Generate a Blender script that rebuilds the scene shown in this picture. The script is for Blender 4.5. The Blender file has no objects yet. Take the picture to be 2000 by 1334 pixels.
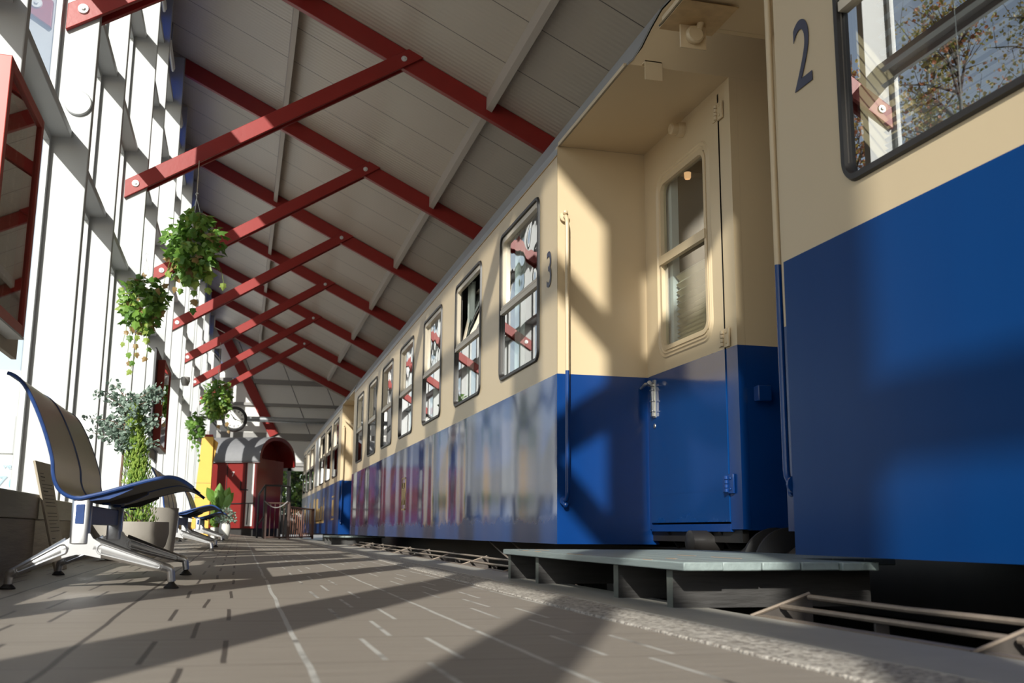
import bpy, math, random
from mathutils import Vector, Matrix
import numpy as np

C = bpy.context.scene.collection
R = random.Random(7)

# ------------------------------------------------------------------ camera model
F_PX, CX, CY, EYE = 2000.0, 1000.0, 667.0, 0.25
_Y = Vector((467 - CX, -(1035 - CY), F_PX)).normalized()
_r = .008
_Z = Vector((_r, 1, -(_Y.x * _r + _Y.y) / _Y.z)).normalized()
_rh = lambda v: Vector((v.x, v.y, -v.z))
_X = _rh(_rh(_Y).cross(_rh(_Z)))
RIGHT = Vector((_X.x, _Y.x, _Z.x)); UP = Vector((_X.y, _Y.y, _Z.y)); FWD = Vector((_X.z, _Y.z, _Z.z))


def at(px, py, X=None, Y=None, Z=None):
    """the point of the place seen at a photo pixel, on a plane of constant X, Y or Z"""
    d = RIGHT * (px - CX) - UP * (py - CY) + FWD * F_PX
    o = Vector((0, 0, EYE))
    t = (X - o.x) / d.x if X is not None else (Y - o.y) / d.y if Y is not None else (Z - o.z) / d.z
    return o + d * t


def fz(x, y):
    """floor height: the paving rises a little away from the camera on the wall side"""
    return max(0.0, y - 1.5) * .0045 * min(1.0, max(0.0, (1.1 - x) / 1.4))


def ksh(y):
    return .02 * min(18.0, max(0.0, y - 2.9))


# ------------------------------------------------------------------ mesh builder
class MB:
    def __init__(s):
        s.v = []; s.f = []; s.m = []

    def add(s, vs, fs, mi=0):
        b = len(s.v)
        s.v += [tuple(v) for v in vs]
        for f in fs:
            s.f.append(tuple(b + i for i in f)); s.m.append(mi)
        return s

    def box(s, lo, hi, mi=0):
        (a, b, c), (d, e, f) = lo, hi
        vs = [(a, b, c), (d, b, c), (d, e, c), (a, e, c), (a, b, f), (d, b, f), (d, e, f), (a, e, f)]
        return s.add(vs, [(0, 3, 2, 1), (4, 5, 6, 7), (0, 1, 5, 4), (1, 2, 6, 5), (2, 3, 7, 6), (3, 0, 4, 7)], mi)

    def obox(s, c, size, rot=None, mi=0):
        m = rot if rot is not None else Matrix.Identity(3)
        x, y, z = size[0] / 2, size[1] / 2, size[2] / 2
        vs = [Vector(c) + m @ Vector(p) for p in
              [(-x, -y, -z), (x, -y, -z), (x, y, -z), (-x, y, -z), (-x, -y, z), (x, -y, z), (x, y, z), (-x, y, z)]]
        return s.add(vs, [(0, 3, 2, 1), (4, 5, 6, 7), (0, 1, 5, 4), (1, 2, 6, 5), (2, 3, 7, 6), (3, 0, 4, 7)], mi)

    def prism(s, poly, vec, mi=0, caps=True):
        n = len(poly); vec = Vector(vec)
        vs = [Vector(p) for p in poly] + [Vector(p) + vec for p in poly]
        fs = [(i, (i + 1) % n, n + (i + 1) % n, n + i) for i in range(n)]
        if caps:
            fs += [tuple(range(n))[::-1], tuple(range(n, 2 * n))]
        return s.add(vs, fs, mi)

    def tube(s, pts, r, n=10, mi=0, caps=True, flat=None):
        """round tube along pts; r a number or one per point; flat = (axis vector, factor) squashes it along an axis"""
        pts = [Vector(p) for p in pts]; k = len(pts)
        rs = r if isinstance(r, (list, tuple)) else [r] * k
        vs = []; prev = None
        for i, p in enumerate(pts):
            t = (pts[min(i + 1, k - 1)] - pts[max(i - 1, 0)]).normalized()
            if prev is None:
                a = Vector((0, 0, 1)) if abs(t.z) < .9 else Vector((0, 1, 0))
                u = t.cross(a).normalized()
            else:
                u = (prev - t * prev.dot(t)).normalized()
            prev = u; w = t.cross(u)
            for j in range(n):
                th = 2 * math.pi * j / n
                o = (u * math.cos(th) + w * math.sin(th)) * rs[i]
                if flat:
                    ax = Vector(flat[0]); o -= ax * o.dot(ax) * (1 - flat[1])
                vs.append(p + o)
        fs = [(i * n + j, i * n + (j + 1) % n, (i + 1) * n + (j + 1) % n, (i + 1) * n + j) for i in range(k - 1) for j in range(n)]
        if caps:
            fs += [tuple(range(n))[::-1], tuple(range((k - 1) * n, k * n))]
        return s.add(vs, fs, mi)

    def lathe(s, prof, o=(0, 0, 0), n=28, mi=0, axis='Z'):
        o = Vector(o); k = len(prof); vs = []
        for (r, h) in prof:
            for j in range(n):
                a = 2 * math.pi * j / n; p, q = r * math.cos(a), r * math.sin(a)
                vs.append(o + (Vector((p, q, h)) if axis == 'Z' else Vector((p, h, q)) if axis == 'Y' else Vector((h, p, q))))
        fs = [(i * n + j, i * n + (j + 1) % n, (i + 1) * n + (j + 1) % n, (i + 1) * n + j) for i in range(k - 1) for j in range(n)]
        fs += [tuple(range(n))[::-1], tuple(range((k - 1) * n, k * n))]
        return s.add(vs, fs, mi)

    def loops(s, loops, mi=0, close_first=False, close_last=False, ring=True):
        n = len(loops[0]); vs = [p for L in loops for p in L]
        e = n if ring else n - 1
        fs = [(i * n + j, i * n + (j + 1) % n, (i + 1) * n + (j + 1) % n, (i + 1) * n + j) for i in range(len(loops) - 1) for j in range(e)]
        if close_first: fs.append(tuple(range(n))[::-1])
        if close_last: fs.append(tuple(range((len(loops) - 1) * n, len(loops) * n)))
        return s.add(vs, fs, mi)

    def build(s, name, mats, parent=None, bevel=0.0, sharp=35, smooth=True, fixn=True):
        if not isinstance(mats, (list, tuple)): mats = [mats]
        off = Vector((0, 0, 0)); p = parent
        while p is not None:
            off += Vector(p.location); p = p.parent
        me = bpy.data.meshes.new(name)
        me.from_pydata([(v[0] - off.x, v[1] - off.y, v[2] - off.z) for v in s.v], [], s.f)
        for m in mats: me.materials.append(m)
        if len(mats) > 1:
            me.polygons.foreach_set('material_index', s.m)
        if fixn:
            import bmesh
            bm = bmesh.new(); bm.from_mesh(me); bmesh.ops.recalc_face_normals(bm, faces=bm.faces); bm.to_mesh(me); bm.free()
        if smooth:
            me.polygons.foreach_set('use_smooth', [True] * len(me.polygons))
            me.set_sharp_from_angle(angle=math.radians(sharp))
        me.update()
        o = bpy.data.objects.new(name, me); C.objects.link(o)
        if parent is not None: o.parent = parent
        if bevel > 0:
            b = o.modifiers.new('bevel', 'BEVEL'); b.width = bevel; b.segments = 2; b.limit_method = 'ANGLE'; b.angle_limit = math.radians(40)
        return o


def tag(o, label=None, cat=None, group=None, kind=None):
    if label: o['label'] = label
    if cat: o['category'] = cat
    if group: o['group'] = group
    if kind: o['kind'] = kind
    return o


def empty(name, loc, label=None, cat=None, group=None):
    o = bpy.data.objects.new(name, None); C.objects.link(o); o.location = loc; o.empty_display_size = .1
    return tag(o, label, cat, group)


def kids(o): return [c for c in bpy.data.objects if c.parent is o]


def copy_tree(o, parent=None):
    c = o.copy(); C.objects.link(c)
    if parent is not None: c.parent = parent
    for ch in kids(o): copy_tree(ch, c)
    return c


def rrect(a0, a1, b0, b1, r, n=6):
    """rounded rectangle outline as (a, b) pairs"""
    out = []
    for (cx, cy, st) in ((a1 - r, b1 - r, 0), (a0 + r, b1 - r, 90), (a0 + r, b0 + r, 180), (a1 - r, b0 + r, 270)):
        for i in range(n + 1):
            t = math.radians(st + 90 * i / n); out.append((cx + r * math.cos(t), cy + r * math.sin(t)))
    return out


def text_mesh(body, size, mat, name, parent, origin, xdir, ydir, extrude=.002, sx=1.0, align='CENTER'):
    cu = bpy.data.curves.new('lettering', 'FONT'); cu.body = body; cu.size = size; cu.extrude = extrude; cu.align_x = align
    tmp = bpy.data.objects.new('lettering_source', cu); C.objects.link(tmp)
    dg = bpy.context.evaluated_depsgraph_get()
    me = bpy.data.meshes.new_from_object(tmp.evaluated_get(dg))
    bpy.data.objects.remove(tmp)
    xd, yd = Vector(xdir).normalized(), Vector(ydir).normalized(); zd = xd.cross(yd); o = Vector(origin)
    off = Vector((0, 0, 0)); p = parent
    while p is not None:
        off += Vector(p.location); p = p.parent
    for v in me.vertices:
        v.co = o + xd * v.co.x * sx + yd * v.co.y + zd * v.co.z - off
    me.materials.clear(); me.materials.append(mat)
    ob = bpy.data.objects.new(name, me); C.objects.link(ob)
    if parent is not None: ob.parent = parent
    return ob


# ------------------------------------------------------------------ materials
def mat(name, col, rough=.5, metal=0.0, spec=.5, noise=0.0, nscale=8.0, bump=0.0, bscale=20.0, stretch=(1, 1, 1), coat=0.0, trans=0.0, bdist=.01):
    m = bpy.data.materials.new(name); m.use_nodes = True
    nt = m.node_tree; b = nt.nodes['Principled BSDF']
    b.inputs['Base Color'].default_value = (*col, 1); b.inputs['Roughness'].default_value = rough
    b.inputs['Metallic'].default_value = metal; b.inputs['Specular IOR Level'].default_value = spec
    b.inputs['Coat Weight'].default_value = coat; b.inputs['Coat Roughness'].default_value = .08
    N = nt.nodes.new; L = nt.links.new
    g = N('ShaderNodeNewGeometry'); mp = N('ShaderNodeMapping'); mp.inputs['Scale'].default_value = stretch
    L(g.outputs['Position'], mp.inputs['Vector'])
    if noise > 0:
        t = N('ShaderNodeTexNoise'); t.inputs['Scale'].default_value = nscale; t.inputs['Detail'].default_value = 4
        L(mp.outputs[0], t.inputs['Vector'])
        mx = N('ShaderNodeMix'); mx.data_type = 'RGBA'
        mx.inputs[6].default_value = (*[max(0, c * (1 - noise)) for c in col], 1)
        mx.inputs[7].default_value = (*[min(1, c * (1 + noise)) for c in col], 1)
        L(t.outputs['Fac'], mx.inputs[0]); L(mx.outputs[2], b.inputs['Base Color'])
    if bump > 0:
        t = N('ShaderNodeTexNoise'); t.inputs['Scale'].default_value = bscale; t.inputs['Detail'].default_value = 3
        L(mp.outputs[0], t.inputs['Vector'])
        bp = N('ShaderNodeBump'); bp.inputs['Strength'].default_value = bump; bp.inputs['Distance'].default_value = bdist
        L(t.outputs['Fac'], bp.inputs['Height']); L(bp.outputs[0], b.inputs['Normal'])
    if trans > 0:
        tr = N('ShaderNodeBsdfTranslucent'); tr.inputs['Color'].default_value = (*[min(1, c * 1.6) for c in col], 1)
        ms = N('ShaderNodeMixShader'); ms.inputs[0].default_value = trans
        L(b.outputs[0], ms.inputs[1]); L(tr.outputs[0], ms.inputs[2]); L(ms.outputs[0], nt.nodes['Material Output'].inputs[0])
    return m


def mth(nt, op, a, b=None, clamp=False):
    n = nt.nodes.new('ShaderNodeMath'); n.operation = op; n.use_clamp = clamp
    for i, v in enumerate((a, b)):
        if v is None: continue
        if isinstance(v, (int, float)): n.inputs[i].default_value = v
        else: nt.links.new(v, n.inputs[i])
    return n.outputs[0]


def glass(name, tint=(.95, .97, .96), ior=1.5, bump=0.0, bscale=3.0, gloss_tint=(1, 1, 1), boost=1.0):
    m = bpy.data.materials.new(name); m.use_nodes = True
    nt = m.node_tree; nt.nodes.remove(nt.nodes['Principled BSDF']); N = nt.nodes.new; L = nt.links.new
    gm = N('ShaderNodeNewGeometry'); vm = N('ShaderNodeVectorMath'); vm.operation = 'DOT_PRODUCT'
    L(gm.outputs['Incoming'], vm.inputs[0]); L(gm.outputs['Normal'], vm.inputs[1])
    r0 = ((ior - 1) / (ior + 1)) ** 2          # both faces of the pane, same from either side
    q = mth(nt, 'SUBTRACT', 1.0, mth(nt, 'ABSOLUTE', vm.outputs['Value']), True)
    fr = mth(nt, 'ADD', mth(nt, 'MULTIPLY', mth(nt, 'POWER', q, 5), 1 - r0), r0)
    tp = N('ShaderNodeBsdfTransparent'); tp.inputs['Color'].default_value = (*tint, 1)
    gl = N('ShaderNodeBsdfGlossy'); gl.inputs['Roughness'].default_value = .0; gl.inputs['Color'].default_value = (*gloss_tint, 1)
    mul = N('ShaderNodeMath'); mul.operation = 'MULTIPLY'; mul.use_clamp = True; mul.inputs[1].default_value = boost
    L(fr, mul.inputs[0])
    ms = N('ShaderNodeMixShader'); L(mul.outputs[0], ms.inputs[0]); L(tp.outputs[0], ms.inputs[1]); L(gl.outputs[0], ms.inputs[2])
    L(ms.outputs[0], nt.nodes['Material Output'].inputs[0])
    if bump > 0:
        g = N('ShaderNodeNewGeometry'); t = N('ShaderNodeTexNoise'); t.inputs['Scale'].default_value = bscale; t.inputs['Detail'].default_value = 1
        L(g.outputs['Position'], t.inputs['Vector']); bp = N('ShaderNodeBump'); bp.inputs['Strength'].default_value = bump; bp.inputs['Distance'].default_value = .05
        L(t.outputs['Fac'], bp.inputs['Height']); L(bp.outputs[0], gl.inputs['Normal'])
    return m


def nodes_of(m):
    nt = m.node_tree
    return nt, nt.nodes['Principled BSDF'], nt.nodes.new, nt.links.new


M = {}
M['cream'] = mat('cream_paint', (.61, .48, .305), .34, noise=.05, nscale=1.2, bump=.06, bscale=3, stretch=(1, 1, .35), bdist=.02)
M['cream_old'] = mat('worn_cream_paint', (.50, .34, .17), .45, noise=.35, nscale=14, bump=.3, bscale=25, bdist=.006)
M['alu'] = mat('cream_metal_sash', (.62, .54, .42), .3, metal=.25)
M['rubber'] = mat('black_rubber', (.018, .015, .014), .42)
M['navy'] = mat('navy_number_paint', (.03, .035, .07), .4, noise=.3, nscale=20)
M['gold'] = mat('gold_lettering', (.50, .33, .12), .45)
M['interior'] = mat('carriage_inner_lining', (.11, .10, .09), .7)
M['curtain'] = mat('pale_green_curtain', (.62, .68, .62), .8, bump=.5, bscale=14, stretch=(1, 1, .02), bdist=.03)
M['blind'] = mat('white_blind_slat', (.88, .90, .90), .5)
M['roofgrey'] = mat('grey_roof_paint', (.30, .31, .32), .38, noise=.15, nscale=2.5, bump=.15, bscale=2, stretch=(1, .4, 1), bdist=.05)
M['black'] = mat('black_underframe', (.016, .014, .013), .5, noise=.4, nscale=9)
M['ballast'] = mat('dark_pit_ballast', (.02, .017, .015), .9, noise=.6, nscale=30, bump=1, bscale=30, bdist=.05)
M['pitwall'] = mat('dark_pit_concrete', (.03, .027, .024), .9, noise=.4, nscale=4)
M['rod'] = mat('rusty_steel_rod', (.34, .27, .21), .45, metal=.4, noise=.3, nscale=25)
M['flat'] = mat('dark_steel_plate', (.10, .085, .075), .55, metal=.3, noise=.4, nscale=22)
M['deck'] = mat('teal_grey_deck_paint', (.26, .31, .30), .42, noise=.25, nscale=6, stretch=(6, .5, 6), bump=.25, bscale=9)
M['bare'] = mat('bare_orange_wood', (.50, .30, .16), .6, noise=.2)
M['joist'] = mat('black_stained_timber', (.045, .042, .040), .55, noise=.5, nscale=8, stretch=(.6, 3, 4), bump=.5, bscale=18)
M['joistend'] = mat('grey_green_timber_end', (.12, .13, .11), .6, noise=.4, nscale=15)
M['red'] = mat('red_beam_paint', (.28, .019, .015), .38, noise=.12, nscale=6, bump=.12, bscale=30, bdist=.004)
M['redwood'] = mat('red_window_frame', (.42, .06, .045), .4, noise=.15, nscale=12)
M['coachred'] = mat('dark_red_coach_paint', (.20, .015, .013), .3, noise=.12, nscale=3)
M['white'] = mat('white_wall_paint', (.50, .515, .52), .5, noise=.03, nscale=5, bump=.08, bscale=40, stretch=(1, 1, .06), bdist=.004)
M['washer'] = mat('white_steel_washer', (.72, .73, .72), .35, metal=.2)
M['gable'] = mat('pale_gable_panel', (.80, .785, .75), .5, noise=.04, nscale=2)
M['grey'] = mat('grey_steel', (.30, .29, .28), .45, metal=.3)
M['darkgrey'] = mat('dark_grey_frame', (.07, .07, .075), .4)
M['wood'] = mat('grey_brown_timber', (.34, .28, .21), .55, noise=.3, nscale=5, stretch=(3, .4, 5), bump=.3, bscale=16)
M['woodcap'] = mat('weathered_cap_board', (.40, .35, .28), .5, noise=.22, nscale=6, stretch=(4, .4, 5), bump=.2, bscale=16)
M['board'] = mat('beige_board', (.44, .38, .29), .6, noise=.08, nscale=6)
M['ink'] = mat('faded_print', (.10, .085, .07), .7)
M['cast'] = mat('cast_aluminium', (.74, .74, .75), .36, metal=1.0, noise=.1, nscale=10)
M['seat'] = mat('bronze_grey_seat', (.40, .345, .27), .33, metal=.75, noise=.06, nscale=20)
M['seatblue'] = mat('blue_seat_edge', (.02, .055, .19), .33, noise=.3, nscale=30)
M['under'] = mat('dark_seat_underside', (.05, .045, .045), .5)
M['plastic'] = mat('black_foot_pad', (.03, .026, .024), .5)
M['pot'] = mat('grey_stone_planter', (.34, .31, .27), .6, noise=.12, nscale=6, bump=.1, bscale=40)
M['potwhite'] = mat('white_ceramic_pot', (.66, .65, .60), .4, noise=.05)
M['plasticwhite'] = mat('white_plastic_pot', (.78, .79, .78), .4)
M['soil'] = mat('dark_soil', (.05, .035, .025), .9)
M['cord'] = mat('beige_cord', (.60, .52, .40), .7)
M['bark'] = mat('brown_bark', (.16, .10, .07), .8, noise=.4, nscale=25)
M['barkdark'] = mat('grey_bark', (.07, .055, .05), .9)
for nm, c in dict(ivy1=(.10, .21, .035), ivy2=(.17, .31, .05), ivy3=(.29, .38, .08), ivydry=(.34, .22, .09), euc1=(.15, .21, .17), euc2=(.26, .34, .28),
                  con1=(.15, .27, .05), con2=(.29, .40, .08), big=(.20, .36, .09), shrub=(.30, .38, .30), tree1=(.30, .22, .05), tree2=(.20, .20, .045),
                  tree3=(.34, .13, .06), hedge1=(.10, .20, .03), hedge2=(.25, .36, .05), hedge3=(.03, .07, .015)).items():
    M[nm] = mat('leaf_' + nm, c, .45, trans=.3)
M['yellow'] = mat('yellow_enamel', (.80, .47, .09), .4, noise=.05)
M['clockface'] = mat('white_clock_face', (.88, .88, .84), .4)
M['galv'] = mat('galvanised_pipe', (.50, .53, .55), .35, metal=.7)
M['rustred'] = mat('rust_red_rail', (.20, .085, .055), .5)
M['gateiron'] = mat('dark_brown_iron', (.06, .03, .022), .5)
M['iron'] = mat('black_iron', (.02, .019, .02), .45)
M['whitestrip'] = mat('white_strip_paint', (.70, .70, .68), .45)
M['glasshall'] = glass('hall_glass', (.93, .96, .95), 1.45)
M['glassblue'] = glass('blue_tinted_glass', (.012, .11, .70), 1.45)
M['glasscar'] = glass('carriage_glass', (.78, .84, .82), 1.7, boost=1.8)
M['glasswavy'] = glass('wavy_carriage_glass', (.78, .84, .82), 1.7, bump=.05, bscale=3.0, boost=1.8)
M['glassmirror'] = glass('reflective_window_glass', (.86, .9, .9), 1.7, boost=5.5)
M['glasscase'] = glass('display_case_glass', (.85, .85, .82), 1.6, boost=1.3)
M['outbright'] = mat('pale_outdoor_facade', (.72, .73, .72), .7)
M['outground'] = mat('outdoor_paving', (.22, .21, .19), .8)
M['hallgrey'] = mat('dim_hall_wall', (.09, .085, .08), .7)
M['outgrey'] = mat('grey_outdoor_wall', (.45, .46, .46), .8)
M['signblue'] = mat('light_blue_letters', (.22, .50, .78), .5)
M['brass'] = mat('worn_steel_handle', (.55, .54, .50), .3, metal=.9)
lamp = mat('warm_lamp', (.9, .6, .3)); lamp.node_tree.nodes['Principled BSDF'].inputs['Emission Color'].default_value = (1, .55, .25, 1)
lamp.node_tree.nodes['Principled BSDF'].inputs['Emission Strength'].default_value = .9; M['lamp'] = lamp
M['tube'] = mat('white_lamp_tube', (.8, .82, .85), .3)

# glossy blue side paint with the dents and brush waves of an old repainted side
def blue_paint(name, wave, spec, rough, band):
    m = bpy.data.materials.new(name); m.use_nodes = True; nt, b, N, L = nodes_of(m)
    g = N('ShaderNodeNewGeometry')
    mp = N('ShaderNodeMapping'); mp.inputs['Scale'].default_value = (1, .62, .06); L(g.outputs['Position'], mp.inputs[0])
    t1 = N('ShaderNodeTexNoise'); t1.inputs['Scale'].default_value = 1.8; t1.inputs['Detail'].default_value = .7; t1.inputs['Roughness'].default_value = .4; L(mp.outputs[0], t1.inputs['Vector'])
    t2 = N('ShaderNodeTexNoise'); t2.inputs['Scale'].default_value = 60; t2.inputs['Detail'].default_value = 2; L(g.outputs['Position'], t2.inputs['Vector'])
    bp1 = N('ShaderNodeBump'); bp1.inputs['Strength'].default_value = wave; bp1.inputs['Distance'].default_value = .085; L(t1.outputs['Fac'], bp1.inputs['Height'])
    bp2 = N('ShaderNodeBump'); bp2.inputs['Strength'].default_value = .05; bp2.inputs['Distance'].default_value = .004; L(t2.outputs['Fac'], bp2.inputs['Height']); L(bp1.outputs[0], bp2.inputs['Normal'])
    L(bp2.outputs[0], b.inputs['Normal'])
    t3 = N('ShaderNodeTexNoise'); t3.inputs['Scale'].default_value = 3; t3.inputs['Detail'].default_value = 5; L(mp.outputs[0], t3.inputs['Vector'])
    mx = N('ShaderNodeMix'); mx.data_type = 'RGBA'; mx.inputs[6].default_value = (.002, .034, .15, 1); mx.inputs[7].default_value = (.003, .052, .20, 1)
    L(t3.outputs['Fac'], mx.inputs[0]); L(mx.outputs[2], b.inputs['Base Color'])
    b.inputs['Roughness'].default_value = rough; b.inputs['Specular IOR Level'].default_value = spec
    # dull old paint band at the bottom edge of the side, with a ragged border
    sep = N('ShaderNodeSeparateXYZ'); L(g.outputs['Position'], sep.inputs[0])
    t4 = N('ShaderNodeTexNoise'); t4.inputs['Scale'].default_value = 7; t4.inputs['Detail'].default_value = 6; L(g.outputs['Position'], t4.inputs['Vector'])
    edge = mth(nt, 'ADD', mth(nt, 'MULTIPLY', t4.outputs['Fac'], .22), .20)
    msk = mth(nt, 'MULTIPLY', mth(nt, 'SUBTRACT', sep.outputs['Z'], edge), 18, True)
    if band:
        rg = mth(nt, 'SUBTRACT', rough + .22, mth(nt, 'MULTIPLY', msk, .22)); L(rg, b.inputs['Roughness'])
    return m


M['blue'] = blue_paint('glossy_blue_paint', 1.0, .42, .11, True)
M['bluenear'] = blue_paint('deep_blue_paint', .35, .10, .24, False)
M['bluefar'] = blue_paint('far_blue_paint', .9, .12, .3, False)
M['blueflat'] = mat('blue_paint', (.003, .038, .175), .24, noise=.12, nscale=5, bump=.05, bscale=5, bdist=.02)

# ceiling deck: fine ribs down the slope, a seam each metre
m = bpy.data.materials.new('ribbed_roof_panel'); m.use_nodes = True; nt, b, N, L = nodes_of(m)
g = N('ShaderNodeNewGeometry'); sep = N('ShaderNodeSeparateXYZ'); L(g.outputs['Position'], sep.inputs[0]); y = sep.outputs['Y']
ribs = mth(nt, 'PINGPONG', y, .045)
seam = mth(nt, 'LESS_THAN', mth(nt, 'PINGPONG', mth(nt, 'ADD', y, .3), .5), .008)
h = mth(nt, 'SUBTRACT', mth(nt, 'MULTIPLY', ribs, .09), mth(nt, 'MULTIPLY', seam, .02))
bp = N('ShaderNodeBump'); bp.inputs['Strength'].default_value = .8; bp.inputs['Distance'].default_value = 1.0; L(h, bp.inputs['Height']); L(bp.outputs[0], b.inputs['Normal'])
mx = N('ShaderNodeMix'); mx.data_type = 'RGBA'; mx.inputs[6].default_value = (.56, .495, .41, 1); mx.inputs[7].default_value = (.12, .10, .085, 1)
L(seam, mx.inputs[0]); L(mx.outputs[2], b.inputs['Base Color']); b.inputs['Roughness'].default_value = .36
M['ceil'] = m

# paving: 0.46 m rows between long joints, each row split in thirds or halves
m = bpy.data.materials.new('grey_brick_paving'); m.use_nodes = True; nt, b, N, L = nodes_of(m)
g = N('ShaderNodeNewGeometry'); sep = N('ShaderNodeSeparateXYZ')
wob = N('ShaderNodeTexNoise'); wob.inputs['Scale'].default_value = 1.1; wob.inputs['Detail'].default_value = 3; L(g.outputs['Position'], wob.inputs['Vector'])
L(g.outputs['Position'], sep.inputs[0])
x = mth(nt, 'ADD', sep.outputs['X'], mth(nt, 'MULTIPLY', mth(nt, 'SUBTRACT', wob.outputs['Fac'], .5), .028)); y = sep.outputs['Y']
P = .46
u = mth(nt, 'DIVIDE', mth(nt, 'SUBTRACT', x, .138), P); v = mth(nt, 'DIVIDE', mth(nt, 'SUBTRACT', y, 2.06), P)
fu = mth(nt, 'FRACT', u); row = mth(nt, 'FLOOR', v); fv = mth(nt, 'FRACT', v)
even = mth(nt, 'GREATER_THAN', mth(nt, 'FRACT', mth(nt, 'MULTIPLY', row, .5)), .25)
W = .014
d_long = mth(nt, 'PINGPONG', u, .5)
j_long = mth(nt, 'LESS_THAN', d_long, W)
j_half = mth(nt, 'LESS_THAN', mth(nt, 'ABSOLUTE', mth(nt, 'SUBTRACT', fu, .5)), W * .9)
j_third = mth(nt, 'LESS_THAN', mth(nt, 'PINGPONG', mth(nt, 'SUBTRACT', fu, 1 / 3), 1 / 6), W * .9)
j_third = mth(nt, 'MULTIPLY', j_third, mth(nt, 'GREATER_THAN', d_long, .1))
j_in = mth(nt, 'ADD', mth(nt, 'MULTIPLY', j_half, even), mth(nt, 'MULTIPLY', j_third, mth(nt, 'SUBTRACT', 1.0, even)))
inner = mth(nt, 'MULTIPLY', mth(nt, 'GREATER_THAN', fv, .06), mth(nt, 'LESS_THAN', fv, .94))
j = mth(nt, 'MAXIMUM', j_long, mth(nt, 'MULTIPLY', j_in, inner))
j_row = mth(nt, 'LESS_THAN', mth(nt, 'PINGPONG', v, .5), .012)
wear = N('ShaderNodeTexNoise'); wear.inputs['Scale'].default_value = 5; wear.inputs['Detail'].default_value = 4; L(g.outputs['Position'], wear.inputs['Vector'])
white = mth(nt, 'MULTIPLY', mth(nt, 'ADD', mth(nt, 'MULTIPLY', mth(nt, 'SUBTRACT', x, .02), 9), 0, True), mth(nt, 'MULTIPLY', mth(nt, 'SUBTRACT', wear.outputs['Fac'], .28), 5, True), True)
st = N('ShaderNodeMapping'); st.inputs['Scale'].default_value = (1.2, 14, 1); L(g.outputs['Position'], st.inputs[0])
sn = N('ShaderNodeTexNoise'); sn.inputs['Scale'].default_value = 3; sn.inputs['Detail'].default_value = 5; L(st.outputs[0], sn.inputs['Vector'])
c1 = N('ShaderNodeMix'); c1.data_type = 'RGBA'; c1.inputs[6].default_value = (.25, .213, .177, 1); c1.inputs[7].default_value = (.345, .30, .253, 1); L(sn.outputs['Fac'], c1.inputs[0])
c2 = N('ShaderNodeMix'); c2.data_type = 'RGBA'; L(mth(nt, 'MULTIPLY', j_row, .55), c2.inputs[0]); L(c1.outputs[2], c2.inputs[6]); c2.inputs[7].default_value = (.16, .135, .11, 1)
jc = N('ShaderNodeMix'); jc.data_type = 'RGBA'; L(white, jc.inputs[0]); jc.inputs[6].default_value = (.075, .06, .05, 1); jc.inputs[7].default_value = (.52, .50, .46, 1)
c3 = N('ShaderNodeMix'); c3.data_type = 'RGBA'; L(j, c3.inputs[0]); L(c2.outputs[2], c3.inputs[6]); L(jc.outputs[2], c3.inputs[7])
L(c3.outputs[2], b.inputs['Base Color']); b.inputs['Roughness'].default_value = .55
hh = mth(nt, 'SUBTRACT', mth(nt, 'MULTIPLY', sn.outputs['Fac'], .004), mth(nt, 'ADD', mth(nt, 'MULTIPLY', j, .004), mth(nt, 'MULTIPLY', j_row, .003)))
bp = N('ShaderNodeBump'); bp.inputs['Strength'].default_value = .8; bp.inputs['Distance'].default_value = 1.0; L(hh, bp.inputs['Height']); L(bp.outputs[0], b.inputs['Normal'])
M['floor'] = m

# washed pebble kerb
m = bpy.data.materials.new('pebble_kerb'); m.use_nodes = True; nt, b, N, L = nodes_of(m)
g = N('ShaderNodeNewGeometry'); vo = N('ShaderNodeTexVoronoi'); vo.inputs['Scale'].default_value = 85; L(g.outputs['Position'], vo.inputs['Vector'])
cr = N('ShaderNodeMix'); cr.data_type = 'RGBA'; cr.inputs[6].default_value = (.20, .17, .145, 1); cr.inputs[7].default_value = (.62, .57, .50, 1)
sx_ = N('ShaderNodeSeparateColor'); L(vo.outputs['Color'], sx_.inputs[0]); L(sx_.outputs[0], cr.inputs[0]); L(cr.outputs[2], b.inputs['Base Color'])
bp = N('ShaderNodeBump'); bp.inputs['Strength'].default_value = .7; bp.inputs['Distance'].default_value = .006; bp.invert = True; L(vo.outputs['Distance'], bp.inputs['Height']); L(bp.outputs[0], b.inputs['Normal'])
b.inputs['Roughness'].default_value = .6
M['pebble'] = m
M['kerb'] = mat('smooth_kerb_concrete', (.42, .39, .34), .5, noise=.12, nscale=9, bump=.1, bscale=60)

# ------------------------------------------------------------------ setting
YB, YE = -12.5, 38.5
XL = -1.465                       # glass plane of the left wall
mb = MB()
xs = [-1.7, -.3, 0.2, .6, 1.05]; ys = [YB, 0, 1.5] + [2.9 + 2 * i for i in range(10)] + [24, 30, YE]
vs = [(x + (ksh(y) if i == 4 else 0), y, fz(x, y)) for y in ys for i, x in enumerate(xs)]
mb.add(vs, [(j * 5 + i, j * 5 + i + 1, (j + 1) * 5 + i + 1, (j + 1) * 5 + i) for j in range(len(ys) - 1) for i in range(4)])
tag(mb.build('floor', M['floor'], fixn=False), 'grey brick paved platform floor with pale joints', 'floor', kind='structure')


def strip(name, x0, x1, z0, z1, m, label):
    mb = MB(); L0 = []
    for y in ys:
        s = ksh(y); L0.append([(x0 + s, y, fz(x0, y) + z0), (x1 + s, y, z1), (x1 + s, y, -.25), (x0 + s, y, -.25)])
    mb.loops(L0, close_first=True, close_last=True)
    return tag(mb.build(name, m, bevel=.004), label, 'kerb', kind='structure')


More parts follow.
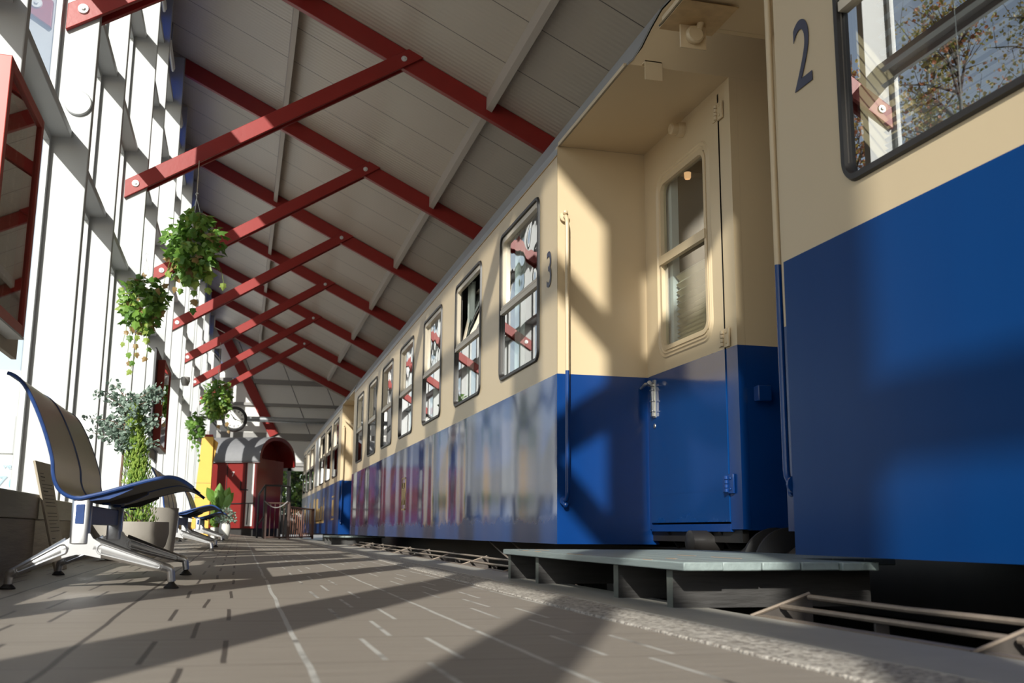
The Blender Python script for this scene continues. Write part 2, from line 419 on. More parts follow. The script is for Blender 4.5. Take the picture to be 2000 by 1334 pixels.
strip('trim_1', 1.052, 1.22, .006, .010, M['pebble'], 'rough pebble strip along the platform edge')
strip('trim_2', 1.222, 1.53, .010, .006, M['kerb'], 'smooth concrete kerb beside the dark pit')
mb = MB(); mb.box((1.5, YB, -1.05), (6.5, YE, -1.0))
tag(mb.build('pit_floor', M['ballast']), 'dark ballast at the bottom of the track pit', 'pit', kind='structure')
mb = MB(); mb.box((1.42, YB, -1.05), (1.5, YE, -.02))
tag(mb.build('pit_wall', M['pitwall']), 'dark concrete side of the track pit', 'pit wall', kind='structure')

SL = .49
zr = lambda X: 6.617 - SL * X          # underside of the rafters
RD = .27
mb = MB()
for (z, ) in ((RD + .0,),):
    mb.prism([(-1.75, YB, zr(-1.75) + z), (6.6, YB, zr(6.6) + z), (6.6, YB, zr(6.6) + z + .1), (-1.75, YB, zr(-1.75) + z + .1)], (0, YE - YB, 0))
tag(mb.build('ceiling', M['ceil']), 'sloping ribbed grey roof underside', 'ceiling', kind='structure')
mb = MB(); mb.box((6.5, YB, -1.05), (6.6, YE, zr(6.5) + RD))
tag(mb.build('wall_right', M['hallgrey']), 'plain grey wall behind the carriages', 'wall', kind='structure')
mb = MB(); mb.prism([(-1.7, YB, 0), (6.6, YB, -1.05), (6.6, YB, zr(6.6) + RD), (-1.7, YB, zr(-1.7) + RD)], (0, -.1, 0))
tag(mb.build('wall_front', M['hallgrey']), 'plain wall behind the camera', 'wall', kind='structure')

# gable at the far end, open at the lower right where the shrubs show
mb = MB(); gy = YE
for poly in ([(-1.7, 0), (1.40, 0), (1.40, 2.55), (3.6, 2.55), (3.6, 0), (6.6, 0), (6.6, zr(6.6) + RD), (-1.7, zr(-1.7) + RD)],):
    n = len(poly)
    vs = [(p[0], gy, p[1]) for p in poly] + [(p[0], gy + .12, p[1]) for p in poly]
    fs = [(0, 1, 2, 7), (2, 3, 6, 7), (3, 4, 5, 6)]
    mb.add(vs, fs + [tuple(i + 8 for i in f) for f in fs] + [(i, (i + 1) % n, n + (i + 1) % n, n + i) for i in range(n)])
wb = tag(mb.build('wall_back', M['gable'], smooth=False), 'pale panelled gable wall at the far end of the hall', 'wall', kind='structure')
mb = MB()
for xt in (-.3, 1.0, 2.3, 3.4):         # slanting panel seams
    a = Vector((xt, gy - .004, 6.9)); d = Vector((1.62, 0, -3.8))
    t1 = 1.15
    mb.tube([a - d * .2, a + d * t1], .011, 4)
mb.build('panel_seams', M['darkgrey'], wb)
mb = MB()
for (z, hgt, dep) in ((5.62, .17, .12), (4.78, .10, .12), (3.62, .26, .05), (2.62, .14, .10)):
    mb.box((-1.5, gy - dep, z - hgt / 2), (4.2, gy - .002, z + hgt / 2))
mb.build('cross_rail', M['grey'], wb)
mb = MB()
for (a, bb) in (((-1.15, 7.75), (1.05, 3.66)),):
    d = Vector((bb[0] - a[0], 0, bb[1] - a[1])).normalized(); nrm = Vector((d.z, 0, -d.x)) * .17
    P0, P1 = Vector((a[0], gy - .16, a[1])), Vector((bb[0], gy - .16, bb[1]))
    mb.prism([P0 - nrm, P1 - nrm, P1 + nrm, P0 + nrm], (0, .14, 0))
mb.build('slanting_brace', M['red'], wb)
mb = MB()
for (x0, x1) in ((1.40, 1.43), (1.60, 1.72), (2.5, 2.6)):
    mb.box((x0, gy - .05, 0.0), (x1, gy + .1, 2.55))
mb.box((1.4, gy - .05, 0.72), (3.6, gy + .05, .82)); mb.box((1.4, gy - .05, 2.38), (3.6, gy + .05, 2.55)); mb.box((1.4, gy, .1), (3.6, gy + .04, .72))
w = tag(mb.build('window_1', M['grey']), 'grey framed opening onto green shrubs at the far end', 'window', kind='structure')
mb = MB(); mb.box((1.4, gy + .01, .8), (3.6, gy + .02, 2.4)); mb.build('pane', M['glasshall'], w)

# left wall: fins every 2 m, rails, panes, plinth
for k2 in range(-10, 16):
    yk = 7.69 + 2.01 * k2
    truss = (k2 % 2 == 0)
    if yk < YB or yk > 36: continue
    xi = -1.211 if truss else -1.263
    mb = MB(); mb.box((-1.475, yk - .042, .05), (xi, yk + .042, zr(xi) + RD - .01))
    tag(mb.build('wall_left_post', M['white'], bevel=.006), 'white timber post of the glazed left wall', 'wall post', kind='structure')
for zb in (3.045, 4.425, 5.805, 6.72):
    mb = MB(); mb.box((XL - .05, YB, zb), (-1.335, 35.9, zb + .062))
    tag(mb.build('wall_left_rail', M['white'], bevel=.006), 'white horizontal rail of the glazed left wall', 'wall rail', kind='structure')
n = 2
for k2 in range(-10, 15):
    y0, y1 = 7.69 + 2.01 * k2 + .042, 7.69 + 2.01 * (k2 + 1) - .042
    if y0 < YB: continue
    mb = MB()
    for (a, bb) in ((.43, 3.045), (3.107, 4.425), (4.487, 5.805), (5.867, 6.72), (6.782, 7.16)):
        for (yy0, yy1, z0, z1) in ((y0, y0 + .055, a, bb), (y1 - .055, y1, a, bb), (y0 + .055, y1 - .055, a, a + .05), (y0 + .055, y1 - .055, bb - .05, bb)):
            mb.box((XL - .045, yy0, z0), (XL - .003, yy1, z1))
    fr = tag(mb.build('window_%d' % n, M['white']), 'tall white framed panes of the glazed left wall', 'window', kind='structure'); n += 1
    mb = MB()
    for (a, bb) in ((.48, 2.995), (3.157, 4.375), (4.537, 5.755), (5.917, 6.67)):
        mb.add([(XL - .02, y0 + .055, a), (XL - .02, y1 - .055, a), (XL - .02, y1 - .055, bb), (XL - .02, y0 + .055, bb)], [(0, 1, 2, 3)])
    mb.build('pane', M['glasshall'], fr)
    mb = MB(); mb.add([(XL - .02, y0 + .055, 6.83), (XL - .02, y1 - .055, 6.83), (XL - .02, y1 - .055, 7.14), (XL - .02, y0 + .055, 7.14)], [(0, 1, 2, 3)]); mb.build('blue_pane', M['glassblue'], fr)
mb = MB(); mb.box((-1.75, YB, 7.16), (-1.44, YE, zr(-1.5) + RD - .01))
tag(mb.build('wall_left_head', M['grey']), 'grey head beam above the glazed left wall', 'wall beam', kind='structure')

for (y0, y1, xf) in ((YB, 6.12, -1.06), (6.125, 35.9, -1.15)):
    mb = MB(); mb.box((-1.6, y0, -.1), (xf - .012, y1, .30)); mb.box((-1.62, y0 - .0, .30), (xf, y1 + .0, .43), 1)
    tag(mb.build('wall_left_plinth', [M['wood'], M['woodcap']], bevel=.006), 'brown timber plinth under the glazed left wall', 'plinth', kind='structure')

# outdoors
mb = MB(); mb.box((-60, -60, -.3), (-1.62, 90, -.1)); mb.box((-1.62, YE + .15, -.3), (60, 90, -.1))
tag(mb.build('outdoor_ground', M['outground']), 'pale paving outside the glazed wall', 'ground', kind='structure')

# ------------------------------------------------------------------ roof timbers
ORD = ['first', 'second', 'third', 'fourth', 'fifth', 'sixth', 'seventh', 'eighth']
YT = lambda k: 7.69 + 4.02 * k
mb0 = None
LO, HI = Vector((-1.325, 0, 4.04)), Vector((1.64, 0, 5.92))
d = (HI - LO).normalized(); nrm = Vector((-d.z, 0, d.x)) * .0875


def strut_poly(y):
    t0 = (-1.435 - LO.x) / d.x; a, bb = LO + d * t0, HI + d * .17
    sh = d * (.0875 * d.z / d.x)
    pts = [a - nrm - sh * 1 + sh * 0, bb - nrm + d * .06, bb + nrm - d * .02, a + nrm]
    # left end cut plumb
    p0 = LO - nrm; p0 = p0 + d * ((-1.435 - p0.x) / d.x); p3 = LO + nrm; p3 = p3 + d * ((-1.435 - p3.x) / d.x)
    return [Vector((p.x, y, p.z)) for p in (p0, pts[1], pts[2], p3)]


strut_labels = {
    0: 'nearest red double-plank strut, cut off at the top left corner',
    1: 'long red strut carrying the big ivy basket on a cord',
    2: 'red strut directly behind the big hanging ivy basket',
    3: 'red strut just beyond the one behind the ivy basket, fourth from the camera',
    4: 'red strut with a thin cord to the small ivy basket near the clock',
    5: 'red strut just beyond the one carrying the small ivy basket',
    6: 'farthest red strut, its lower end hidden by the small ivy basket'}
proto = None
for k in range(-2, 7):
    y = YT(k)
    lab = strut_labels.get(k, 'red double-plank strut overhead behind the camera')
    if proto is None:
        root = empty('roof_strut', (LO.x, y, LO.z), lab, 'roof strut', 'red struts')
        for s in (-1, 1):
            yy = y + (-.044 - .042 if s < 0 else .044)
            MB().prism(strut_poly(yy), (0, .042, 0)).build('plank', M['red'], root, bevel=.005)
            for (p, rr) in ((LO, .040), (HI, .036)):
                yo = yy if s < 0 else yy + .042
                mb = MB(); q = Vector((p.x, yo, p.z))
                mb.lathe([(rr * .9, s * .014), (rr, s * .007), (rr, -s * .004)], q, 24, axis='Y')
                mb.lathe([(.013, s * .028), (.016, s * .024), (.016, s * .01)], q, 6, axis='Y')
                mb.build('bolt', M['washer'], root)
        proto = root
    else:
        root = copy_tree(proto); root.location = (LO.x, y, LO.z); root['label'] = lab
raf_labels = ['nearest red rafter across the top of the picture', 'second red rafter, passing behind the long strut of the big ivy basket', 'third red rafter from the camera',
              'fourth red rafter from the camera', 'fifth red rafter from the camera', 'sixth red rafter from the camera', 'farthest whole red rafter, close to the gable', 'red rafter pair flat against the gable wall']
proto = None
for i, k in enumerate(range(-2, 8)):
    y = YT(k) if k < 7 else 36.6
    lab = raf_labels[k] if k >= 0 else 'red rafter above and behind the camera'
    if proto is None:
        root = empty('rafter', (0, y, zr(0)), lab, 'rafter', 'red rafters')
        x0, x1 = -1.2, 6.48
        MB().prism([(x0, y - .043, zr(x0)), (x1, y - .043, zr(x1)), (x1, y - .043, zr(x1) + RD - .004), (x0, y - .043, zr(x0) + RD - .004)], (0, .086, 0)).build('beam', M['red'], root, bevel=.005)
        for xp in (.34, 2.72):
            mb = MB(); z = zr(xp) + .13
            mb.prism([(xp + .05, y + .045, z), (xp + .05, y + .30, z + .10 - .02), (xp + .05, y + .30, z + .13), (xp + .05, y + .045, z + .13)], (.004, 0, 0))
            mb.prism([(xp + .055, y + .046, z + .0), (xp + .30, y + .046, z - .12), (xp + .30, y + .046, z), (xp + .055, y + .046, z + .13)], (0, .004, 0))
            mb.build('joist_hanger', M['grey'], root)
        proto = root
    else:
        root = copy_tree(proto); root.location = (0, y, zr(0)); root['label'] = lab
for xp, lab in ((.34, 'grey purlin nearer the ridge side, along the roof above the struts'), (2.72, 'grey purlin lower down the roof, above the carriage roofs')):
    mb = MB()
    for k in range(-2, 7):
        y0, y1 = YT(k) + .05, YT(k + 1) - .05
        mb.prism([(xp - .035, y0, zr(xp - .035) + .10), (xp + .035, y0, zr(xp + .035) + .10), (xp + .035, y0, zr(xp + .035) + RD - .002), (xp - .035, y0, zr(xp - .035) + RD - .002)], (0, y1 - y0, 0))
    tag(mb.build('purlin', mat('purlin_grey_%d' % int(xp * 10), (.46, .40, .34), .5), bevel=.003), lab, 'purlin')

# ------------------------------------------------------------------ carriages
XS = 2.04; XD = 2.70; XF = 4.92
ZB, ZM, ZT = .175, 1.315, 2.885
ROOF = [(2.045, 2.948), (2.085, 2.99), (2.135, 3.075), (2.20, 3.21), (2.27, 3.34), (2.37, 3.46), (2.52, 3.58), (2.75, 3.70), (3.05, 3.77), (3.48, 3.80)]
ROOF = ROOF + [(2 * 3.48 - x, z) for x, z in ROOF[-2::-1]]


def win(root, y0, y1, z0, z1, xs, zbar, tilt=0.0, blind=False, curtain=True, r=.085, panemat='glasscar'):
    mb = MB(); t = .034
    lo = [rrect(y0, y1, z0, z1, r), rrect(y0 + .006, y1 - .006, z0 + .006, z1 - .006, r), rrect(y0 + t - .006, y1 - t + .006, z0 + t - .006, z1 - t + .006, r - .03), rrect(y0 + t, y1 - t, z0 + t, z1 - t, r - .03)]
    xx = (xs - .001, xs - .016, xs - .016, xs + .045)
    mb.loops([[(xx[i], a, bb) for a, bb in lo[i]] for i in range(4)])
    w = mb.build('window', M['rubber'], root)
    i0, i1, j0, j1 = y0 + t, y1 - t, z0 + t, z1 - t
    # upper sash with its bar
    mb = MB(); s = .042
    A = rrect(i0, i1, zbar, j1, .05); B = rrect(i0 + s, i1 - s, zbar + .05, j1 - s, .03)
    mb.loops([[(xs + .03, a, bb) for a, bb in A], [(xs - .002, a, bb) for a, bb in A], [(xs - .002, a, bb) for a, bb in B], [(xs + .035, a, bb) for a, bb in B]])
    mb.box((xs - .012, i0, zbar - .02), (xs + .02, i1, zbar + .018)); mb.box((xs - .006, i0, zbar + .026), (xs + .02, i1, zbar + .045))
    mb.build('upper_sash', M['alu'], w)
    B2 = rrect(i0 + s - .004, i1 - s + .004, zbar + .046, j1 - s + .004, .03)
    if tilt:
        sw = .03; G = rrect(i0 + s + sw, i1 - s - sw, zbar + .05 + sw, j1 - s - sw, .03); O = rrect(i0 + s + .004, i1 - s - .004, zbar + .056, j1 - s - .004, .03)
        rot = lambda p: (xs + .035 + (p[1] - zbar) * math.sin(tilt), p[0], zbar + (p[1] - zbar) * math.cos(tilt))
        mb = MB(); L0 = [rot(p) for p in O]; L1 = [rot(p) for p in G]
        mb.loops([[(q[0] + .02, q[1], q[2]) for q in L0], L0, L1, [(q[0] + .02, q[1], q[2]) for q in L1]])
        mb.build('hopper_frame', M['alu'], w)
        mb = MB(); mb.add([(q[0] + .012, q[1], q[2]) for q in L1], [tuple(range(len(L1)))]); mb.build('upper_pane', M['glasswavy'], w, fixn=False)
    else:
        mb = MB(); mb.add([(xs + .03, a, bb) for a, bb in B2], [tuple(range(len(B2)))]); mb.build('upper_pane', M['glasswavy'], w, fixn=False)
    Lp = rrect(i0 - .004, i1 + .004, j0 - .004, zbar, .05)
    mb = MB(); mb.add([(xs + .008, a, bb) for a, bb in Lp], [tuple(range(len(Lp)))]); mb.build('lower_pane', M[panemat], w, fixn=False)
    if curtain:
        nn = 14
        for side, (c0, c1) in enumerate(((i1 - .30, i1 + .02), (i0 - .02, i0 + .10))):
            mb = MB()
            L0 = [(xs + .12 + .022 * math.sin(q * 2.4), c0 + (c1 - c0) * q / nn, j0 - .05) for q in range(nn + 1)]
            L1 = [(p[0], p[1], j1 + .03) for p in L0]
            mb.loops([L0, L1], ring=False); mb.build('curtain', M['curtain'], w, fixn=False)
    if blind:
        mb = MB(); z = j0 + .03; q = 0
        while z < j1:
            mb.obox((xs + .10, (i0 + i1) / 2, z), (.018, i1 - i0 - .16, .0016), Matrix.Rotation(.55, 3, 'Y')); z += .020 + .042 * max(0.0, min(1.0, (z - j0 - .08) / .2)); q += 1
        for yy in (i1 - .5, i0 + .3):
            mb.tube([(xs + .08, yy, j0 + .03), (xs + .08, yy, j1)], .0025, 5)
        mb.build('venetian_blind', M['blind'], w)
    return w


def side(mb, y0, y1, z0, z1, holes, xs, depth=.06):
    """outer skin with rectangular holes, reveals and an inner lining"""
    yy = sorted({y0, y1, *[h[0] for h in holes], *[h[1] for h in holes]}); zz = sorted({z0, z1, *[h[2] for h in holes], *[h[3] for h in holes]})
    for a, bb in zip(yy, yy[1:]):
        for c, e in zip(zz, zz[1:]):
            if any(h[0] <= a + 1e-6 and bb <= h[1] + 1e-6 and h[2] <= c + 1e-6 and e <= h[3] + 1e-6 for h in holes): continue
            mb.add([(xs, a, c), (xs, bb, c), (xs, bb, e), (xs, a, e)], [(0, 3, 2, 1)], 0)
            mb.add([(xs + depth, a, c), (xs + depth, bb, c), (xs + depth, bb, e), (xs + depth, a, e)], [(0, 1, 2, 3)], 1)
    for h in holes:
        a, bb, c, e = h
        mb.add([(xs, a, c), (xs, bb, c), (xs, bb, e), (xs, a, e), (xs + depth, a, c), (xs + depth, bb, c), (xs + depth, bb, e), (xs + depth, a, e)],
               [(0, 1, 5, 4), (1, 2, 6, 5), (2, 3, 7, 6), (3, 0, 4, 7)], 1)


def porch(root, yw, ye, s, yroof):
    """entrance recess: yw = body end wall, ye = vestibule end, s = +1 when the porch lies at larger Y than the body"""
    a, bb = min(yw, ye), max(yw, ye)
    return a, bb


def carriage(name, label, y0, y1, near=None, far=None, wins=(), z0w=1.475, z1w=2.735, zbar=2.06, tilts=(), blind=False, extra=None, curtain=True, bluemat='blue', panemat='glasscar'):
    """near / far = Y of the vestibule end beyond the body end y0 / y1"""
    root = empty(name, (XS, (y0 + y1) / 2, 0), label, 'railway carriage')
    yr0 = near if near is not None else y0; yr1 = far if far is not None else y1
    t = .004
    holes = [(a + .03, bb - .03, z0w + .03, z1w - .03) for a, bb in wins]
    # cream upper body
    mb = MB(); side(mb, y0, y1, ZM, ZT, holes, XS)
    for (yw, ye) in ((y0, near), (y1, far)):
        if ye is None:
            mb.box((XS, yw - .02, ZM), (XF, yw + .02, ZT)); continue
        sgn = 1 if ye > yw else -1
        mb.box((XS + .002, min(yw, yw - sgn * .05), ZM), (XD + .04, max(yw, yw - sgn * .05), 2.95))     # body end wall in the porch
        if not (extra == 'door' and ye == near):
            q = sorted((yw - sgn * .02, ye)); mb.box((XD, q[0], ZM), (XD + .05, q[1], 2.95))
        q = sorted((ye, ye - sgn * .04)); mb.box((XD + .0505, q[0], ZM), (XF, q[1], 2.95))               # vestibule end
        pr = [(XS + .01, ye, 2.9505), (XS + .05, ye, 2.985)] + [(x + .012, ye, z - .012) for x, z in ROOF if z > 3.0 and x <= 3.48] + [(x - .012, ye, z - .012) for x, z in ROOF if z > 3.0 and x > 3.48] + [(2 * 3.48 - XS - .01, ye, 2.9505)]
        mb.prism(pr, (0, -sgn * .04, 0))                                                                 # bow end under the roof
    mb.box((XF - .04, y0, ZM), (XF, y1, ZT), 1); mb.box((XS + .07, y0 + .06, .55), (XF - .05, y1 - .06, .6), 1); mb.box((XS + .07, y0 + .06, 2.84), (XF - .05, y1 - .06, 2.88), 1)
    mb.build('upper_body', [M['cream'], M['interior']], root)
    # blue lower body
    mb = MB(); mb.box((XS - .001, y0, ZB), (XS + .05, y1, ZM)); mb.box((XF - .04, y0, ZB), (XF, y1, ZM))
    mb.build('lower_side', M[bluemat], root)
    for (yw, ye) in ((y0, near), (y1, far)):
        if ye is None:
            mb = MB(); mb.box((XS + .055, yw - .02, ZB), (XF - .045, yw + .02, ZM)); mb.build('lower_end_wall', M['blueflat'], root); continue
        sgn = 1 if ye > yw else -1
        e0, e1 = min(yw, yw - sgn * .05), max(yw, yw - sgn * .05)
        mb = MB(); mb.box((XS + .002, e0 - .001, ZB), (XD + .04, e1 + .001, ZM)); mb.build('lower_end_wall', M['blueflat'], root)
        mb = MB(); mb.prism([(XD + .001, yw + sgn * .002, ZB), (XD + .001, yw + sgn * .002, .27), (XD + .07, yw + sgn * .002, ZB)], (0, -sgn * .02, 0)); mb.build('end_gusset', M['blueflat'], root)
        if not (extra == 'door' and ye == near):
            q = sorted((yw - sgn * .02, ye)); mb = MB(); mb.box((XD, q[0], .265), (XD + .05, q[1], ZM)); mb.build('porch_lower_wall', M['blueflat'], root)
        q = sorted((ye, ye - sgn * .04)); mb = MB(); mb.box((XD + .0505, q[0], .27), (XF, q[1], ZM)); mb.build('vestibule_lower_end', M['blueflat'], root)
    # roof and gutter
    mb = MB()
    inner = [(3.48 + (x - 3.48) * .996, z - .008) for x, z in ROOF]
    yy = [yr0 - .004] + [yr0 + .6 * i for i in range(1, int((yr1 - yr0) / .6))] + [yr1 + .004]
    mb.loops([[(x, y, z) for x, z in ROOF] for y in yy], ring=False); mb.loops([[(x, y, z) for x, z in inner] for y in yy], ring=False)
    for y in (yy[0], yy[-1]):
        q = len(ROOF)
        mb.add([(x, y, z) for x, z in ROOF] + [(x, y, z) for x, z in inner], [(i, i + 1, q + i + 1, q + i) for i in range(q - 1)])
    mb.build('roof', M['roofgrey'], root, sharp=60)
    mb = MB(); mb.prism([(XS - .004, y0 + .001, ZT - .004), (XS + .03, y0 + .001, ZT - .004), (XS + .03, y0 + .001, 2.952), (XS + .004, y0 + .001, 2.952)], (0, y1 - y0 - .002, 0)); mb.build('cornice', M['roofgrey'], root)
    mb = MB(); mb.box((XS - .007, y0 + .002, ZT - .009), (XS + .01, y1 - .002, ZT - .003)); mb.build('gutter_trim', M['cream_old'], root)
    # porch ceilings
    for (yw, ye) in ((y0, near), (y1, far)):
        if ye is None: continue
        sgn = 1 if ye > yw else -1; e_ = ye - sgn * .041
        mb = MB(); mb.box((XS + .006, min(yw, e_) - .0, 2.951), (XD + .3, max(yw, e_), 2.975)); mb.build('porch_ceiling', M['cream'], root)
        pe = []
        for i_ in range(41):
            pe.append((yw + (ye - yw) * i_ / 40, XS + .008 + R.uniform(0, .014)))
        mb = MB(); mb.prism([(XS + .006, pe[0][0], 2.9486)] + [(x_, y_, 2.9486) for y_, x_ in pe] + [(XS + .006, pe[-1][0], 2.9486)], (0, 0, .0023)); mb.build('ragged_ceiling_edge', M['cream'], root)
    # underframe, buffers
    mb = MB(); mb.box((2.78, yr0 + .1, -.1), (XF - .25, yr1 - .1, .16))
    for yx in (yr0 + 2.2, (yr0 + yr1) / 2, yr1 - 2.2):
        for xw in (2.98, 4.22):
            mb.lathe([(.06, -.07), (.44, -.07), (.47, -.03), (.47, .05), (.44, .07), (.06, .07)], (xw, yx, -.45), 32, axis='X')
        mb.tube([(2.98, yx, -.45), (4.22, yx, -.45)], .07, 12); mb.box((2.80, yx - .3, -.5), (2.86, yx + .3, -.1))
    mb.build('underframe', M['black'], root)
    for (ye, s) in ((near, -1), (far, 1)):
        if ye is None: continue
        for xb in (2.80, 4.1):
            mb = MB(); mb.lathe([(.05, -s * .05), (.12, -s * .05), (.12, s * .02), (.09, s * .03), (.09, s * .12), (.19, s * .15), (.205, s * .165), (.205, s * .185), (.18, s * .20), (.02, s * .21)], (xb, ye, .08), 32, axis='Y')
            mb.build('buffer', M['black'], root)
    for i, (a, bb) in enumerate(wins):
        win(root, a, bb, z0w, z1w, XS, zbar, tilts[i] if i < len(tilts) else 0, blind=blind, curtain=curtain, panemat=panemat)
    return root


def handrail(root, x, y, z0, z1, s):
    """s: direction in Y from the wall it stands off"""
    zs = ZM + .01
    for nm, a, bb, m in (('handrail', zs, z1, M['cream']), ('handrail', z0, zs, M['blueflat'])):
        top = (bb == z1)
        pts = [(x, y, a), (x, y, bb)]
        if top: pts += [(x, y - s * .005, bb + .03), (x, y - s * .025, bb + .055), (x, y - s * .06, bb + .062)]
        else: pts = [(x, y - s * .06, a - .062), (x, y - s * .025, a - .055), (x, y - s * .005, a - .03)] + pts
        mb = MB(); mb.tube(pts, .014, 12)
        e = pts[-1] if top else pts[0]
        mb.lathe([(.034, 0), (.034, s * .012), (.012, s * .016)], (x, y - s * .065, e[2]), 16, axis='Y')
        mb.lathe([(.016, s * .0), (.019, s * .014), (.012, s * .026), (.003, s * .03)], (x - .0, y - s * .05, e[2] + (.028 if top else -.028)), 12, axis='Y')
        mb.build(nm, m, root)


# carriage in the middle of the picture
w3 = [(7.03, 8.22), (8.94, 10.12), (10.87, 12.02), (12.78, 13.93), (14.62, 15.75), (16.44, 17.5), (18.3, 19.3)]
YC = 6.60; YV = 5.25
car3 = carriage('railway_carriage', 'blue and cream carriage marked 3 with seven windows and an open door porch', YC, 19.95, near=YV, far=21.05, wins=w3, tilts=(0, .2, 0, 0, 0, 0, 0), extra='door')
# its porch wall: door, frame, number and fittings
DY0, DY1, DZ0, DZ1 = 5.40, 6.56, .318, 2.90
wy0, wy1, wz0, wz1 = 5.585, 6.32, 1.45, 2.64
mb = MB()
mb.box((XD, YV, ZM), (XD + .05, DY0 - .006, 2.95)); mb.box((XD, DY1 + .006, ZM), (XD + .05, YC + .01, 2.95)); mb.box((XD, DY0 - .0059, DZ1 + .006), (XD + .05, DY1 + .0059, 2.95))
mb.build('door_frame', M['cream'], car3)
mb = MB()
mb.box((XD, YV, .275), (XD + .05, DY0 - .006, ZM - .0002)); mb.box((XD, DY1 + .006, .275), (XD + .05, YC + .01, ZM - .0002)); mb.box((XD - .004, DY0 - .006, .262), (XD + .05, DY1 + .006, DZ0 - .012))
mb.build('door_frame', M['blueflat'], car3)
mb = MB(); side(mb, DY0, DY1, ZM, DZ1, [(wy0 + .02, wy1 - .02, wz0 + .02, wz1 - .02)], XD - .006, .045)
door = mb.build('door', [M['cream'], M['interior']], car3)
mb = MB(); mb.box((XD - .006, DY0, DZ0), (XD + .04, DY1, ZM)); mb.box((XD - .0075, DY0, .50), (XD, DY1 - .004, .503))
mb.build('door_lower_panel', M['blue'], door)
mb = MB()
for (g0, x0, rr) in ((.055, .001, .13), (.030, .001, .11)):
    A = rrect(wy0 - g0, wy1 + g0, wz0 - g0, wz1 + g0, rr); B = rrect(wy0 - g0 + .018, wy1 + g0 - .018, wz0 - g0 + .018, wz1 + g0 - .018, rr - .015)
    mid = [((a[0] + bb[0]) / 2, (a[1] + bb[1]) / 2) for a, bb in zip(A, B)]
    mb.loops([[(XD - .006, a, c) for a, c in A], [(XD - .0135, a, c) for a, c in mid], [(XD - .006, a, c) for a, c in B]])
A = rrect(wy0, wy1, wz0, wz1, .085); B = rrect(wy0 + .03, wy1 - .03, wz0 + .03, wz1 - .03, .06)
mb.loops([[(XD - .007, a, c) for a, c in A], [(XD - .013, a, c) for a, c in A], [(XD - .013, a, c) for a, c in B], [(XD + .03, a, c) for a, c in B]])
mb.box((XD - .022, wy0 + .01, 2.045), (XD + .01, wy1 - .01, 2.105))
mb.build('door_window_frame', M['cream'], door)
G = rrect(wy0 + .025, wy1 - .025, wz0 + .025, wz1 - .025, .06)
mb = MB(); mb.add([(XD + .012, a, c) for a, c in G], [tuple(range(len(G)))]); mb.build('door_pane', M['glasscar'], door, fixn=False)
mb = MB(); z = 1.49; up = True; L0 = []
while z < 2.0:
    L0.append((XD + .06 + (.03 if up else 0), z)); z += .014 + .016 * max(0, (z - 1.6) / .35); up = not up
mb.loops([[(x, wy0 + .04, z) for x, z in L0], [(x, wy1 - .10, z) for x, z in L0]], ring=False)
mb.build('pleated_blind', mat('beige_pleated_blind', (.62, .55, .42), .7), door, smooth=False, fixn=False)
mb = MB(); mb.box((XD + .05, wy1 - .075, 1.4), (XD + .10, wy1 + .02, 2.7)); mb.build('inner_jamb', M['blind'], door)
for hz, m in ((2.78, M['cream']), (1.375, M['cream']), (.53, M['blueflat'])):
    mb = MB(); mb.box((XD - .016, DY0 - .075, hz - .055), (XD - .005, DY0 - .01, hz + .055)); mb.box((XD - .014, DY0 - .01, hz - .045), (XD - .005, DY0 + .06, hz + .045))
    for q in (-.036, -.012, .012, .036): mb.lathe([(.004, -.011), (.0135, -.011), (.0135, .010), (.004, .010)], (XD - .02, DY0 - .003, hz + q), 12)
    for q in (-.03, .03): mb.lathe([(.009, .0), (.008, -.006), (.001, -.008)], (XD - .016, DY0 - .045, hz + q), 8, axis='X')
    mb.build('hinge', m, door, bevel=.002)
mb = MB(); hy = 6.47
mb.box((XD - .012, hy - .025, 1.02), (XD - .005, hy + .025, 1.28)); mb.tube([(XD - .01, hy, 1.245), (XD - .055, hy, 1.25), (XD - .062, hy + .02, 1.25), (XD - .058, hy + .12, 1.235)], [.012, .013, .013, .009], 10)
mb.tube([(XD - .055, hy - .005, 1.25), (XD - .055, hy - .04, 1.256)], [.013, .016], 10)
mb.box((XD - .03, hy - .012, 1.03), (XD - .012, hy + .012, 1.235))
for q in (1.205, 1.13, 1.06): mb.box((XD - .034, hy - .02, q), (XD - .01, hy + .02, q + .01))
mb.lathe([(.018, 0), (.016, -.006), (.004, -.009)], (XD - .006, hy, .965), 14, axis='X')
mb.build('door_handle', M['brass'], door, bevel=.002)
lp = at(1330, 248, X=XD - .02)
mb = MB(); mb.lathe([(.05, 0), (.05, -.03), (.043, -.05), (.038, -.05), (.038, -.09), (.03, -.10)], (XD, lp.y, lp.z - .02), 20, axis='X'); mb.build('porch_lamp', M['cream'], car3)
mb = MB(); mb.lathe([(.026, .05), (.024, .01), (.018, 0), (.01, .012)], tuple(at(1343, 350, X=XD + .35)), 20); mb.build('inner_lamp', M['lamp'], car3)
handrail(car3, 2.085, 6.515, .52, 2.36, -1)
text_mesh('3', .375, M['navy'], 'number', car3, (XS - .004, 6.785, 1.967), (0, -1, 0), (0, 0, 1), .001, .8)
mb = MB()      # gold framed lettering panel on the side
yc = 13.34
for (a, bb, c, e) in ((yc - .16, yc + .16, .515, .535), (yc - .16, yc + .16, .915, .935), (yc - .16, yc - .145, .515, .935), (yc + .145, yc + .16, .515, .935),
                      (yc - .11, yc + .11, .585, .645), (yc - .11, yc + .11, .80, .865), (yc - .12, yc - .05, .585, .865), (yc + .05, yc + .12, .585, .865), (yc - .03, yc + .03, .66, .785)):
    mb.box((XS - .006, a, c), (XS - .001, bb, e))
mb.build('side_emblem', M['gold'], car3)
